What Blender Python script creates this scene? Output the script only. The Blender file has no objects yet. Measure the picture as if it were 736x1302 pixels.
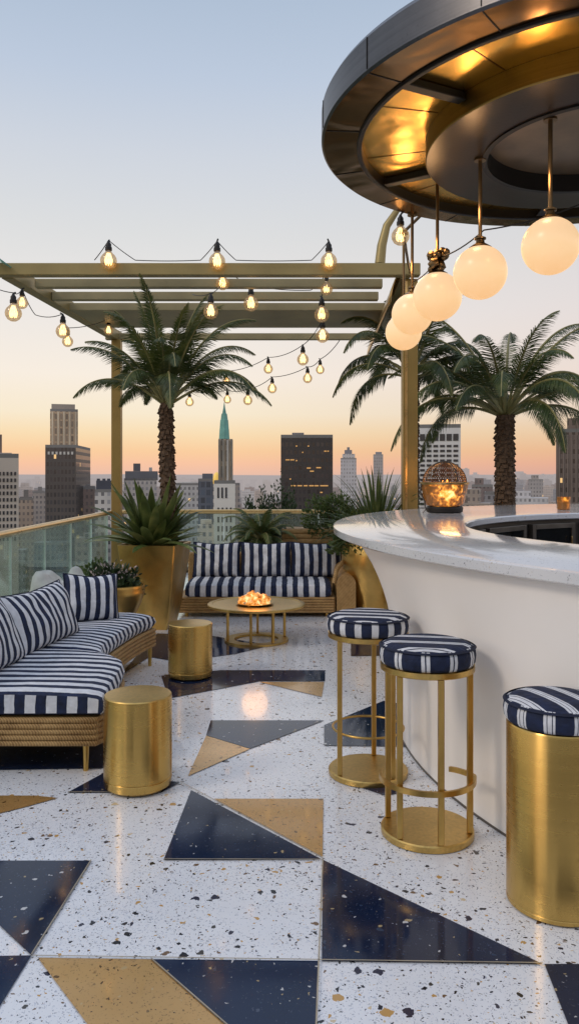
import bpy, bmesh, math, random
import numpy as np
from mathutils import Vector, Matrix, noise as mnoise
R = math.radians
PI = math.pi
random.seed(7)
sc = bpy.context.scene
col = sc.collection

# ------------------------------------------------------------------ helpers
F = 1000.0          # focal length in photo pixels
EYE = 1.5
def X(px, d): return (px - 368.0) * d / F
def Z(py, d): return EYE + (605.0 - py) * d / F
def fl(px, py):
    d = EYE * F / (py - 605.0)
    return (X(px, d), d)

class MB:
    def __init__(s):
        s.v = []; s.f = []; s.uv = []; s.m = []
    def face(s, idx, uv=None, m=0):
        s.f.append(tuple(idx)); s.uv.append(uv); s.m.append(m)
    def vert(s, p):
        s.v.append((p[0], p[1], p[2])); return len(s.v) - 1
    def box(s, c, size, rz=0, m=0, rot=None):
        hx, hy, hz = size[0]/2, size[1]/2, size[2]/2
        M = rot if rot else Matrix.Rotation(rz, 3, 'Z')
        b = len(s.v)
        for dx, dy, dz in ((-1,-1,-1),(1,-1,-1),(1,1,-1),(-1,1,-1),(-1,-1,1),(1,-1,1),(1,1,1),(-1,1,1)):
            p = M @ Vector((dx*hx, dy*hy, dz*hz)); s.v.append((c[0]+p.x, c[1]+p.y, c[2]+p.z))
        for q in ((0,3,2,1),(4,5,6,7),(0,1,5,4),(1,2,6,5),(2,3,7,6),(3,0,4,7)):
            s.face([b+i for i in q], None, m)
        return s
    def lathe(s, prof, seg=48, c=(0,0,0), m=0, uvf=None, cap=True):
        b = len(s.v); n = len(prof)
        for (r, z) in prof:
            for k in range(seg):
                a = 2*PI*k/seg
                s.v.append((c[0]+r*math.cos(a), c[1]+r*math.sin(a), c[2]+z))
        for i in range(n-1):
            for k in range(seg):
                k2 = (k+1) % seg
                q = [b+i*seg+k, b+i*seg+k2, b+(i+1)*seg+k2, b+(i+1)*seg+k]
                uv = uvf(i, k, seg) if uvf else None
                s.face(q, uv, m)
        if cap:
            if prof[0][0] > 1e-4: s.face([b+k for k in range(seg)][::-1], None, m)
            if prof[-1][0] > 1e-4: s.face([b+(n-1)*seg+k for k in range(seg)], None, m)
        return s
    def tube(s, pts, r, seg=8, closed=False, m=0, cap=True):
        pts = [Vector(p) for p in pts]; n = len(pts)
        rr = r if hasattr(r, '__len__') else [r]*n
        b = len(s.v)
        prev = None
        for i, p in enumerate(pts):
            if closed: t = pts[(i+1) % n] - pts[i-1]
            else: t = pts[min(i+1, n-1)] - pts[max(i-1, 0)]
            t.normalize()
            if prev is None:
                a = Vector((0,0,1)) if abs(t.z) < .9 else Vector((1,0,0))
                u = a.cross(t).normalized()
            else:
                u = (prev - t*prev.dot(t)).normalized()
            prev = u
            w = t.cross(u)
            for k in range(seg):
                a = 2*PI*k/seg
                q = p + (u*math.cos(a) + w*math.sin(a))*rr[i]
                s.v.append(tuple(q))
        for i in range(n if closed else n-1):
            j = (i+1) % n
            for k in range(seg):
                k2 = (k+1) % seg
                s.face([b+i*seg+k, b+i*seg+k2, b+j*seg+k2, b+j*seg+k], None, m)
        if cap and not closed:
            s.face([b+k for k in range(seg)][::-1], None, m)
            s.face([b+(n-1)*seg+k for k in range(seg)], None, m)
        return s
    def prism(s, poly, z0, z1, m=0):
        b = len(s.v); n = len(poly)
        for z in (z0, z1):
            for p in poly: s.v.append((p[0], p[1], z))
        s.face([b+i for i in range(n)][::-1], None, m); s.face([b+n+i for i in range(n)], None, m)
        for i in range(n):
            j = (i+1) % n
            s.face([b+i, b+j, b+n+j, b+n+i], None, m)
        return s
    def poly(s, pts, m=0, uv=None):
        b = len(s.v)
        for p in pts: s.v.append(tuple(p))
        s.face(list(range(b, b+len(pts))), uv, m)
        return s
    def ball(s, c, r, seg=16, rings=10, m=0, sq=(1,1,1), jit=0, seed=0):
        b = len(s.v)
        for i in range(rings+1):
            th = PI*i/rings
            for k in range(seg):
                a = 2*PI*k/seg
                d = Vector((math.sin(th)*math.cos(a), math.sin(th)*math.sin(a), math.cos(th)))
                q = r*(1 + (jit*mnoise.noise(d*1.7 + Vector((seed*3.1, seed*1.7, seed))) if jit else 0))
                s.v.append((c[0]+d.x*q*sq[0], c[1]+d.y*q*sq[1], c[2]+d.z*q*sq[2]))
        for i in range(rings):
            for k in range(seg):
                k2 = (k+1) % seg
                s.face([b+i*seg+k, b+(i+1)*seg+k, b+(i+1)*seg+k2, b+i*seg+k2], None, m)
        return s
    def build(s, name, mats, parent=None, smooth=35, bevel=0, bseg=2, weld=False):
        me = bpy.data.meshes.new(name)
        me.from_pydata(s.v, [], s.f)
        if not isinstance(mats, (list, tuple)): mats = [mats]
        for mm in mats: me.materials.append(mm)
        if len(mats) > 1: me.polygons.foreach_set('material_index', s.m)
        if any(u is not None for u in s.uv):
            L = me.uv_layers.new(name='UVMap')
            for p, u in zip(me.polygons, s.uv):
                for i, li in enumerate(p.loop_indices):
                    L.data[li].uv = u[i] if u is not None else (0, 0)
        if weld:
            bm = bmesh.new(); bm.from_mesh(me)
            bmesh.ops.remove_doubles(bm, verts=bm.verts, dist=1e-5)
            bm.to_mesh(me); bm.free()
        me.validate()
        if smooth:
            me.polygons.foreach_set('use_smooth', [True]*len(me.polygons))
            me.set_sharp_from_angle(angle=R(smooth))
        me.update()
        o = bpy.data.objects.new(name, me); col.objects.link(o)
        if parent: o.parent = parent
        if bevel:
            bv = o.modifiers.new('bevel', 'BEVEL'); bv.width = bevel; bv.segments = bseg
            bv.limit_method = 'ANGLE'; bv.angle_limit = R(40)
        return o

def tag(o, label=None, cat=None, group=None, kind=None):
    if label: o['label'] = label
    if cat: o['category'] = cat
    if group: o['group'] = group
    if kind: o['kind'] = kind
    return o
def thing(name, label, cat, loc=(0,0,0), rz=0, group=None):
    o = bpy.data.objects.new(name, None); col.objects.link(o)
    o.empty_display_size = .1
    o.location = loc; o.rotation_euler = (0,0,rz)
    return tag(o, label, cat, group)
def kids(o): return [c for c in bpy.data.objects if c.parent == o]
def copy_tree(o, loc=None, rz=None, label=None, parent=None, scale=None):
    c = o.copy(); col.objects.link(c)
    if parent: c.parent = parent
    for ch in kids(o): copy_tree(ch, parent=c)
    if loc is not None: c.location = loc
    if rz is not None: c.rotation_euler = (0,0,rz)
    if scale is not None: c.scale = scale
    if label: c['label'] = label
    return c

# ------------------------------------------------------------------ materials
def newmat(name):
    m = bpy.data.materials.new(name); m.use_nodes = True
    nt = m.node_tree; nt.nodes.clear()
    out = nt.nodes.new('ShaderNodeOutputMaterial')
    return m, nt, out
def N(nt, typ, ins=None, **props):
    n = nt.nodes.new('ShaderNode' + typ)
    for k, v in props.items(): setattr(n, k, v)
    for k, v in (ins or {}).items():
        sk = n.inputs[k]
        if isinstance(v, bpy.types.NodeSocket): nt.links.new(v, sk)
        else:
            if isinstance(v, (tuple, list)) and len(v) == 3 and sk.type == 'RGBA': v = (*v, 1)
            sk.default_value = v
    return n
def M_(nt, op, a, b=0.0, c=None, clamp=False):
    n = N(nt, 'Math', operation=op, use_clamp=clamp)
    for i, v in enumerate((a, b, c)):
        if v is None: continue
        if isinstance(v, bpy.types.NodeSocket): nt.links.new(v, n.inputs[i])
        else: n.inputs[i].default_value = v
    return n.outputs[0]
def ramp(nt, fac, stops, interp='LINEAR'):
    n = N(nt, 'ValToRGB', {'Fac': fac}); cr = n.color_ramp; cr.interpolation = interp
    while len(cr.elements) < len(stops): cr.elements.new(0.5)
    for e, (p, c) in zip(cr.elements, stops):
        e.position = p; e.color = (*c, 1) if len(c) == 3 else c
    return n.outputs['Color']
def mix(nt, fac, a, b, bt='MIX'):
    n = N(nt, 'Mix', data_type='RGBA', blend_type=bt)
    for k, v in ((0, fac), (6, a), (7, b)):
        if isinstance(v, bpy.types.NodeSocket): nt.links.new(v, n.inputs[k])
        else: n.inputs[k].default_value = (*v, 1) if isinstance(v, (tuple, list)) and len(v) == 3 else v
    return n.outputs[2]
def coords(nt, kind='Object', scale=None):
    if kind == 'World': v = N(nt, 'NewGeometry').outputs['Position']
    else: v = N(nt, 'TexCoord').outputs[kind]
    if scale: v = N(nt, 'Mapping', {'Vector': v, 'Scale': scale}).outputs[0]
    return v
def bump(nt, h, strength=.3, dist=.01):
    return N(nt, 'Bump', {'Height': h, 'Strength': strength, 'Distance': dist}).outputs[0]
def pbsdf(nt, out, **ins):
    ins = {k.replace('_', ' '): v for k, v in ins.items()}
    b = N(nt, 'BsdfPrincipled', ins)
    nt.links.new(b.outputs[0], out.inputs[0]); return b

def plain(name, c, rough=.5, metal=0, var=.25, scale=6, bmp=.1, bscale=60, coord='Object'):
    m, nt, out = newmat(name)
    v = coords(nt, coord)
    n1 = N(nt, 'TexNoise', {'Vector': v, 'Scale': scale, 'Detail': 5.0}).outputs[0]
    n2 = N(nt, 'TexNoise', {'Vector': v, 'Scale': bscale, 'Detail': 4.0}).outputs[0]
    dark = tuple(x*(1-var) for x in c); lite = tuple(min(1, x*(1+var)) for x in c)
    cc = ramp(nt, n1, [(.3, dark), (.7, lite)])
    rr = M_(nt, 'MULTIPLY_ADD', n1, .2, rough-.1)
    pbsdf(nt, out, Base_Color=cc, Roughness=rr, Metallic=metal, Normal=bump(nt, n2, bmp, .004))
    return m

def brass(name, c, rough=.28, brush=(3,3,260), bmp=.08, aniso=.5, var=.22, wob=0.0, radial=True):
    m, nt, out = newmat(name)
    v = coords(nt, 'Object', brush)
    n1 = N(nt, 'TexNoise', {'Vector': v, 'Scale': 1.0, 'Detail': 4.0}).outputs[0]
    n2 = N(nt, 'TexNoise', {'Vector': coords(nt, 'Object'), 'Scale': 5.0, 'Detail': 5.0, 'Roughness': .6}).outputs[0]
    n3 = N(nt, 'TexNoise', {'Vector': coords(nt, 'Object'), 'Scale': 45.0, 'Detail': 5.0}).outputs[0]
    f = M_(nt, 'ADD', M_(nt, 'MULTIPLY', n1, .5), M_(nt, 'MULTIPLY', n2, .5))
    cc = ramp(nt, f, [(.3, tuple(x*(1-var) for x in c)), (.7, tuple(min(1, x*(1+var)) for x in c))])
    sp = ramp(nt, n3, [(.62, (0,0,0)), (.72, (1,1,1))])
    cc = mix(nt, M_(nt, 'MULTIPLY', sp, .25), cc, tuple(x*.45 for x in c))
    rr = M_(nt, 'MULTIPLY_ADD', f, .08, rough-.04)
    h = n1
    nrm = bump(nt, h, bmp, .002)
    if wob:
        n4 = N(nt, 'TexNoise', {'Vector': coords(nt, 'Object'), 'Scale': 3.6, 'Detail': 1.0, 'Distortion': .8}).outputs[0]
        nrm = N(nt, 'Bump', {'Height': n4, 'Strength': wob, 'Distance': .05, 'Normal': nrm}).outputs[0]
    b = pbsdf(nt, out, Base_Color=cc, Roughness=rr, Metallic=1.0, Normal=nrm)
    if aniso:
        b.inputs['Anisotropic'].default_value = aniso
        b.inputs['Anisotropic Rotation'].default_value = .25
        if radial:
            t = N(nt, 'Tangent', direction_type='RADIAL', axis='Z')
            nt.links.new(t.outputs[0], b.inputs['Tangent'])
    return m

def terrazzo(name, base, base2, chips, dens, rough, fine=.5, speck=(.30,.33,.40), big=15.0, coat=0.0, bigth=.20, metal=0.0, dims='2D', spec=.5):
    m, nt, out = newmat(name)
    v0 = coords(nt, 'World')
    nd = N(nt, 'TexNoise', {'Vector': v0, 'Scale': 38.0, 'Detail': 3.0}).outputs['Color']
    dv = N(nt, 'VectorMath', {0: nd, 1: (.5,.5,.5)}, operation='SUBTRACT').outputs[0]
    dv = N(nt, 'VectorMath', {0: dv, 'Scale': .035}, operation='SCALE').outputs[0]
    v = N(nt, 'VectorMath', {0: v0, 1: dv}, operation='ADD').outputs[0]
    n0 = N(nt, 'TexNoise', {'Vector': v0, 'Scale': 1.6, 'Detail': 6.0}).outputs[0]
    cc = ramp(nt, n0, [(.3, base), (.7, base2)])
    dmod = N(nt, 'TexNoise', {'Vector': v0, 'Scale': 2.1, 'Detail': 1.0}).outputs[0]
    for sc_, th, dn, cols in ((150.0, .38, fine, [(0, speck), (.5, tuple(x*1.5 for x in speck)), (.8, tuple(x*.55 for x in speck))]),
                              (85.0, .34, dens*1.9, chips),
                              (36.0, .33, dens*.95, chips),
                              (big, bigth, dens*.6, chips)):
        vo = N(nt, 'TexVoronoi', {'Vector': v, 'Scale': sc_}, voronoi_dimensions=dims)
        sep = N(nt, 'SeparateColor', {'Color': vo.outputs['Color']})
        rad = M_(nt, 'MULTIPLY_ADD', sep.outputs[1], th, .06)
        inside = M_(nt, 'LESS_THAN', vo.outputs['Distance'], rad)
        dd = M_(nt, 'MULTIPLY', dmod, dn*2.0)
        keep = M_(nt, 'LESS_THAN', sep.outputs[0], dd)
        mask = M_(nt, 'MULTIPLY', inside, keep)
        if sc_ > 100: mask = M_(nt, 'MULTIPLY', mask, .75)
        cc = mix(nt, mask, cc, ramp(nt, sep.outputs[2], cols, 'CONSTANT'))
    nr = N(nt, 'TexNoise', {'Vector': v0, 'Scale': 3.0, 'Detail': 6.0}).outputs[0]
    rr = M_(nt, 'MULTIPLY_ADD', nr, .14, rough-.07)
    nb = N(nt, 'TexNoise', {'Vector': v0, 'Scale': 4.0, 'Detail': 2.0}).outputs[0]
    pbsdf(nt, out, Base_Color=cc, Roughness=rr, Coat_Weight=coat, Coat_Roughness=.05, Metallic=metal, Specular_IOR_Level=spec, Normal=bump(nt, nb, .04, .01))
    return m

def stripes(name, kind, navy=(.0050,.0115,.040), white=(.70,.715,.75)):
    m, nt, out = newmat(name)
    uv = N(nt, 'TexCoord').outputs['UV']
    ob = coords(nt, 'Object')
    w = N(nt, 'TexNoise', {'Vector': ob, 'Scale': 7.0, 'Detail': 3.0}).outputs[0]
    s = N(nt, 'SeparateXYZ', {'Vector': uv}).outputs[0]
    s = M_(nt, 'ADD', s, M_(nt, 'MULTIPLY', w, .22 if kind == 'even' else .06))
    fr = M_(nt, 'FRACT', s)
    st = {'even': [(0, 0), (.5, 1)], 'wide': [(0, 0), (.60, 1)], 'pair': [(0, 0), (.56, 1), (.685, 0), (.735, 1), (.86, 0)],
          'double': [(0, 0), (.60, 1), (.70, 0), (.73, 1), (.87, 0), (.90, 1), (.98, 0)]}[kind]
    f = ramp(nt, fr, [(p, (c,c,c)) for p, c in st], 'CONSTANT')
    n2 = N(nt, 'TexNoise', {'Vector': ob, 'Scale': 30.0, 'Detail': 5.0}).outputs[0]
    nv = ramp(nt, n2, [(.3, tuple(x*.7 for x in navy)), (.75, tuple(x*1.7 for x in navy))])
    wh = ramp(nt, n2, [(.3, tuple(x*.82 for x in white)), (.7, white)])
    c = mix(nt, f, nv, wh)
    wv = N(nt, 'TexNoise', {'Vector': coords(nt, 'Object', (420, 420, 420)), 'Scale': 1.0, 'Detail': 2.0}).outputs[0]
    b1 = bump(nt, wv, .35, .0012)
    wr = N(nt, 'TexNoise', {'Vector': ob, 'Scale': 11.0, 'Detail': 3.0, 'Distortion': .8}).outputs[0]
    b2 = N(nt, 'Bump', {'Height': wr, 'Strength': .6, 'Distance': .025, 'Normal': b1}).outputs[0]
    b = pbsdf(nt, out, Base_Color=c, Roughness=.82, Normal=b2)
    b.inputs['Sheen Weight'].default_value = .0
    return m

def emit(name, c, s, base=None):
    m, nt, out = newmat(name)
    n = N(nt, 'TexNoise', {'Vector': coords(nt), 'Scale': 9.0, 'Detail': 2.0}).outputs[0]
    st = M_(nt, 'MULTIPLY_ADD', n, s*.25, s*.87)
    pbsdf(nt, out, Base_Color=base or c, Roughness=.35, Emission_Color=c, Emission_Strength=st)
    return m

def leafmat(name, c, tip=None, rough=.5):
    m, nt, out = newmat(name)
    v = coords(nt, 'Object')
    n = N(nt, 'TexNoise', {'Vector': v, 'Scale': 5.0, 'Detail': 3.0}).outputs[0]
    ri = N(nt, 'ObjectInfo').outputs['Random']
    tip = tip or tuple(x*2.2 for x in c)
    cc = ramp(nt, n, [(.28, tuple(x*.5 for x in c)), (.5, c), (.75, tip)])
    d = N(nt, 'BsdfPrincipled', {'Base Color': cc, 'Roughness': rough})
    t = N(nt, 'BsdfTranslucent', {'Color': mix(nt, .5, cc, tip)})
    mx = N(nt, 'MixShader', {0: .22, 1: d.outputs[0], 2: t.outputs[0]})
    nt.links.new(mx.outputs[0], out.inputs[0])
    return m

def glass(name, tint, tr=.85, gl=.12, rough=.02, milk=0.0, fk=1.0):
    m, nt, out = newmat(name)
    n = N(nt, 'TexNoise', {'Vector': coords(nt), 'Scale': 3.0, 'Detail': 4.0}).outputs[0]
    tc = ramp(nt, n, [(.3, tuple(x*.93 for x in tint)), (.7, tint)])
    t = N(nt, 'BsdfTransparent', {'Color': tc})
    g = N(nt, 'BsdfGlossy', {'Roughness': rough, 'Color': (.9,.95,.93)})
    fr = N(nt, 'Fresnel', {'IOR': 1.45}).outputs[0]
    a = N(nt, 'MixShader', {0: M_(nt, 'MULTIPLY_ADD', fr, fk, gl-.04, clamp=True), 1: t.outputs[0], 2: g.outputs[0]})
    res = a
    if milk:
        d = N(nt, 'BsdfDiffuse', {'Color': tint})
        res = N(nt, 'MixShader', {0: milk, 1: a.outputs[0], 2: d.outputs[0]})
    nt.links.new(res.outputs[0], out.inputs[0])
    return m

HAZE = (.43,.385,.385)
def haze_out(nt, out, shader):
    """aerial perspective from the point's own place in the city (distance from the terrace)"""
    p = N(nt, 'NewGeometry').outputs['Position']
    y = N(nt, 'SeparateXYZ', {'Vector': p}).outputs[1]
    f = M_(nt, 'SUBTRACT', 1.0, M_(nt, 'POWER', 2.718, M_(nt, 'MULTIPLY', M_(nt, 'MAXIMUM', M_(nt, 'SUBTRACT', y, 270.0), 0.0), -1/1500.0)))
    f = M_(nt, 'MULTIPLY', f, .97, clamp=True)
    e = N(nt, 'Emission', {'Color': (*HAZE, 1), 'Strength': 1.0})  # haze put into the material as an even glow, no air volume
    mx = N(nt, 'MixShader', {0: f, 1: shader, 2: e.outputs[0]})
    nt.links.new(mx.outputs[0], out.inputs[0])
def facade(name, wall, glassc, wx=3.0, wz=3.4, fx=.55, fz=.5, lit=.02, rough=.6, grime=.35):
    m, nt, out = newmat(name)
    ob = coords(nt, 'Object')
    s = N(nt, 'SeparateXYZ', {'Vector': ob})
    gn = N(nt, 'SeparateXYZ', {'Vector': N(nt, 'NewGeometry').outputs['Normal']})
    ny = M_(nt, 'GREATER_THAN', M_(nt, 'ABSOLUTE', gn.outputs[1]), .7)
    top = M_(nt, 'LESS_THAN', gn.outputs[2], .5)
    u = M_(nt, 'ADD', M_(nt, 'MULTIPLY', s.outputs[0], ny), M_(nt, 'MULTIPLY', s.outputs[1], M_(nt, 'SUBTRACT', 1.0, ny)))
    uu = M_(nt, 'DIVIDE', u, wx); vv = M_(nt, 'DIVIDE', s.outputs[2], wz)
    a = M_(nt, 'LESS_THAN', M_(nt, 'ABSOLUTE', M_(nt, 'SUBTRACT', M_(nt, 'FRACT', uu), .5)), fx/2)
    b = M_(nt, 'LESS_THAN', M_(nt, 'ABSOLUTE', M_(nt, 'SUBTRACT', M_(nt, 'FRACT', vv), .5)), fz/2)
    w = M_(nt, 'MULTIPLY', M_(nt, 'MULTIPLY', a, b), top)
    ri = N(nt, 'ObjectInfo').outputs['Random']
    cell = N(nt, 'CombineXYZ', {0: M_(nt, 'FLOOR', uu), 1: M_(nt, 'FLOOR', vv), 2: M_(nt, 'MULTIPLY', ri, 50.0)})
    wn = N(nt, 'TexWhiteNoise', {'Vector': cell.outputs[0]}).outputs[0]
    n = N(nt, 'TexNoise', {'Vector': ob, 'Scale': .06, 'Detail': 8.0}).outputs[0]
    wc = ramp(nt, n, [(.3, tuple(x*(1-grime) for x in wall)), (.7, tuple(x*(1+grime*.5) for x in wall))])
    tint = ramp(nt, ri, [(0, (.8,.84,.95)), (.5, (1,1,1)), (1, (1.1,.95,.82))])
    wc = mix(nt, 1.0, wc, tint, 'MULTIPLY')
    gc = ramp(nt, wn, [(.0, tuple(x*.5 for x in glassc)), (1.0, tuple(x*1.6 for x in glassc))])
    cc = mix(nt, w, wc, gc)
    on = M_(nt, 'MULTIPLY', M_(nt, 'LESS_THAN', wn, lit), w)
    p = N(nt, 'BsdfPrincipled', {'Base Color': cc, 'Roughness': M_(nt, 'SUBTRACT', rough, M_(nt, 'MULTIPLY', w, rough*.75)),
          'Emission Color': (1.0,.62,.25,1), 'Emission Strength': M_(nt, 'MULTIPLY', on, .9)})
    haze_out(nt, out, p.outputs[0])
    return m
def hazed(name, c, rough=.8, var=.3, scale=.05, em=None):
    m, nt, out = newmat(name)
    n = N(nt, 'TexNoise', {'Vector': coords(nt, 'World'), 'Scale': scale, 'Detail': 8.0}).outputs[0]
    cc = ramp(nt, n, [(.3, tuple(x*(1-var) for x in c)), (.7, tuple(x*(1+var) for x in c))])
    p = N(nt, 'BsdfPrincipled', {'Base Color': cc, 'Roughness': rough})
    if em:
        p.inputs['Emission Color'].default_value = (*em[0], 1); p.inputs['Emission Strength'].default_value = em[1]
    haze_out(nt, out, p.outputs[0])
    return m

def wickermat(name):
    m, nt, out = newmat(name)
    ob = coords(nt, 'Object')
    s = N(nt, 'SeparateXYZ', {'Vector': ob})
    d = M_(nt, 'ADD', s.outputs[0], M_(nt, 'MULTIPLY', s.outputs[1], 1.0))
    nz = N(nt, 'TexNoise', {'Vector': ob, 'Scale': 12.0, 'Detail': 3.0}).outputs[0]
    a = M_(nt, 'SINE', M_(nt, 'ADD', M_(nt, 'MULTIPLY', d, 420.0), M_(nt, 'MULTIPLY', s.outputs[2], 160.0)))
    a = M_(nt, 'ADD', a, M_(nt, 'MULTIPLY', nz, 2.0))
    f = M_(nt, 'MULTIPLY_ADD', a, .22, .4)
    n = N(nt, 'TexNoise', {'Vector': ob, 'Scale': 25.0, 'Detail': 5.0}).outputs[0]
    f = M_(nt, 'ADD', M_(nt, 'MULTIPLY', f, .65), M_(nt, 'MULTIPLY', n, .4))
    c = ramp(nt, f, [(.2, (.035,.016,.005)), (.45, (.27,.145,.045)), (.75, (.52,.33,.13))])
    pbsdf(nt, out, Base_Color=c, Roughness=.55, Normal=bump(nt, f, 1.0, .009))
    return m

mt = {}
mt['white_terrazzo'] = terrazzo('white_terrazzo', (.72,.74,.78), (.80,.81,.83),
    [(0, (.006,.008,.016)), (.38, (.02,.022,.05)), (.52, (.16,.09,.045)), (.66, (.50,.29,.09)), (.80, (.62,.50,.33)), (.9, (.05,.045,.04))], .105, .22, fine=.5, coat=.35)
mt['dark_terrazzo'] = terrazzo('dark_terrazzo', (.005,.010,.028), (.009,.022,.065),
    [(0, (.5,.5,.5)), (.3, (.03,.05,.09)), (.7, (.35,.27,.15))], .018, .09, fine=.10, speck=(.05,.06,.09), coat=.0, bigth=.16, big=20.0, spec=.42)
mt['gold_terrazzo'] = terrazzo('gold_terrazzo', (.56,.32,.10), (.70,.43,.17),
    [(0, (.16,.085,.03)), (.5, (.25,.15,.06)), (.8, (.62,.45,.22))], .05, .24, fine=.35, speck=(.26,.15,.06), coat=.3, big=90.0, metal=.6)
mt['counter_stone'] = terrazzo('counter_stone', (.60,.61,.64), (.72,.72,.73),
    [(0, (.45,.45,.47)), (.4, (.33,.33,.36)), (.7, (.55,.50,.44)), (.9, (.18,.18,.2))], .14, .14, fine=.5, speck=(.45,.46,.5), big=60.0, coat=.5, dims='3D')
mt['brass_drum'] = brass('brass_drum', (.62,.40,.12), rough=.27, aniso=.8, bmp=.004, var=.06, brush=(1.5,1.5,50))
mt['brass_disc'] = brass('brass_disc', (.60,.40,.13), rough=.34, brush=(60,60,60), aniso=0)
mt['brass_leg'] = brass('brass_leg', (.56,.36,.11), rough=.32, brush=(40,40,8), aniso=0)
mt['planter_gold'] = brass('planter_gold', (.62,.40,.125), rough=.37, brush=(6,6,6), aniso=0, wob=.45)
mt['pergola'] = plain('pergola', (.30,.235,.10), rough=.42, metal=.45, var=.15, scale=2.5, bmp=.06, bscale=120)
mt['pergola_slat'] = plain('pergola_slat', (.29,.245,.135), rough=.5, metal=.3, var=.18, scale=2.5, bmp=.06, bscale=120)
mt['post_brass'] = plain('post_brass', (.30,.205,.065), rough=.40, metal=.6, var=.12, scale=2.5, bmp=.06, bscale=120)
mt['rail_brass'] = brass('rail_brass', (.62,.42,.18), rough=.28, brush=(20,2,20), aniso=0)
mt['bronze'] = brass('bronze', (.27,.15,.06), rough=.20, brush=(3,3,3), aniso=0, wob=.22)
mt['fascia'] = brass('fascia', (.115,.112,.115), rough=.36, brush=(1,1,60), aniso=0, var=.25)
mt['soffit_gold'] = brass('soffit_gold', (.78,.46,.10), rough=.26, brush=(3,3,3), aniso=0, wob=.20)
mt['drum_gold'] = brass('drum_gold', (.36,.22,.06), rough=.38, brush=(2,2,120), aniso=0)
mt['soffit_dark'] = plain('soffit_dark', (.035,.023,.014), rough=.32, metal=.7, var=.3, scale=3)
mt['black_metal'] = plain('black_metal', (.009,.008,.0075), rough=.5, metal=.2)
mt['rod'] = brass('rod', (.20,.135,.07), rough=.35, brush=(30,30,5), aniso=0)
mt['bar_white'] = plain('bar_white', (.90,.865,.83), rough=.42, var=.03, scale=2, bmp=.05, bscale=18)
mt['cab_dark'] = plain('cab_dark', (.055,.048,.042), rough=.4, var=.2)
mt['cab_frame'] = plain('cab_frame', (.13,.115,.10), rough=.35, metal=.5, var=.2)
mt['cab_glass'] = plain('cab_glass', (.008,.009,.010), rough=.08, var=.2, bmp=0)
mt['stripe_sofa'] = stripes('stripe_sofa', 'even')
mt['stripe_stool'] = stripes('stripe_stool', 'wide')
mt['stripe_pair'] = stripes('stripe_pair', 'pair')
mt['stripe_double'] = stripes('stripe_double', 'double')
mt['wicker'] = wickermat('wicker')
mt['globe'] = None
mt['filament'] = emit('filament', (1.0,.70,.34), 4.0)
m, nt, out = newmat('bulb_glass')
v = coords(nt, 'Object')
vc = N(nt, 'TexVoronoi', {'Vector': v, 'Scale': 48.0}).outputs['Distance']
hot = N(nt, 'MapRange', {'Value': N(nt, 'VectorMath', {0: v}, operation='LENGTH').outputs['Value'], 'From Min': .05, 'From Max': .10, 'To Min': 1.0, 'To Max': .15}).outputs[0]
ec = ramp(nt, vc, [(.1, (1.0,.70,.38)), (.45, (.62,.38,.17)), (.7, (.30,.16,.06))])
e = N(nt, 'Emission', {'Color': ec, 'Strength': M_(nt, 'MULTIPLY', hot, 1.0)})
g = N(nt, 'BsdfGlossy', {'Roughness': .06, 'Color': (1,.92,.8,1)})
t = N(nt, 'BsdfTransparent', {'Color': (.96,.87,.72,1)})
a = N(nt, 'MixShader', {0: .14, 1: t.outputs[0], 2: g.outputs[0]})
a = N(nt, 'MixShader', {0: .34, 1: a.outputs[0], 2: e.outputs[0]})
nt.links.new(a.outputs[0], out.inputs[0]); mt['bulb_glass'] = m
mt['rail_glass'] = glass('rail_glass', (.86,.94,.91), gl=.07, rough=.01, milk=.06, fk=.45)
mt['roof_glass'] = glass('roof_glass', (.30,.72,.68), gl=.08, rough=.03, milk=.4)
mt['clear_glass'] = glass('clear_glass', (.93,.95,.96), gl=.10)
mt['edge_glass'] = plain('edge_glass', (.58,.68,.64), rough=.15, var=.15)
mt['soil'] = plain('soil', (.03,.02,.012), rough=.95, var=.5, scale=40, bmp=.8, bscale=80)
mt['palm_leaf'] = leafmat('palm_leaf', (.042,.070,.013), (.15,.16,.035))
mt['strap_leaf'] = leafmat('strap_leaf', (.075,.115,.028), (.26,.28,.09), .4)
mt['cycad_leaf'] = leafmat('cycad_leaf', (.070,.11,.030), (.20,.22,.07))
mt['bush_leaf'] = leafmat('bush_leaf', (.022,.045,.014), (.06,.09,.03))
mt['fresh_leaf'] = leafmat('fresh_leaf', (.070,.115,.030), (.19,.23,.07))
mt['petal'] = leafmat('petal', (.62,.50,.50), (.85,.75,.70))
mt['trunk'] = plain('trunk', (.095,.058,.034), rough=.9, var=.5, scale=30, bmp=.8, bscale=60)
mt['rachis'] = plain('rachis', (.22,.20,.075), rough=.6, var=.3)
mt['pale_stone'] = plain('pale_stone', (.68,.67,.63), rough=.85, var=.25, scale=5, bmp=.5, bscale=25)
mt['slab'] = plain('slab', (.3,.29,.28), rough=.8)

# globe: opal glass lit from inside
m, nt, out = newmat('opal_globe')
v = coords(nt, 'Object')
g = N(nt, 'SeparateXYZ', {'Vector': v}).outputs[2]
gr = N(nt, 'MapRange', {'Value': g, 'From Min': -.15, 'From Max': .15}).outputs[0]
nn = N(nt, 'TexNoise', {'Vector': v, 'Scale': 4.0, 'Detail': 3.0}).outputs[0]
gc = ramp(nt, M_(nt, 'ADD', gr, M_(nt, 'MULTIPLY_ADD', nn, .2, -.1)), [(0, (1.0,.54,.20)), (.4, (1.0,.64,.31)), (1, (.95,.64,.38))])
pbsdf(nt, out, Base_Color=(.34,.27,.21), Roughness=.3, Emission_Color=gc, Emission_Strength=.84)
mt['globe'] = m

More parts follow.
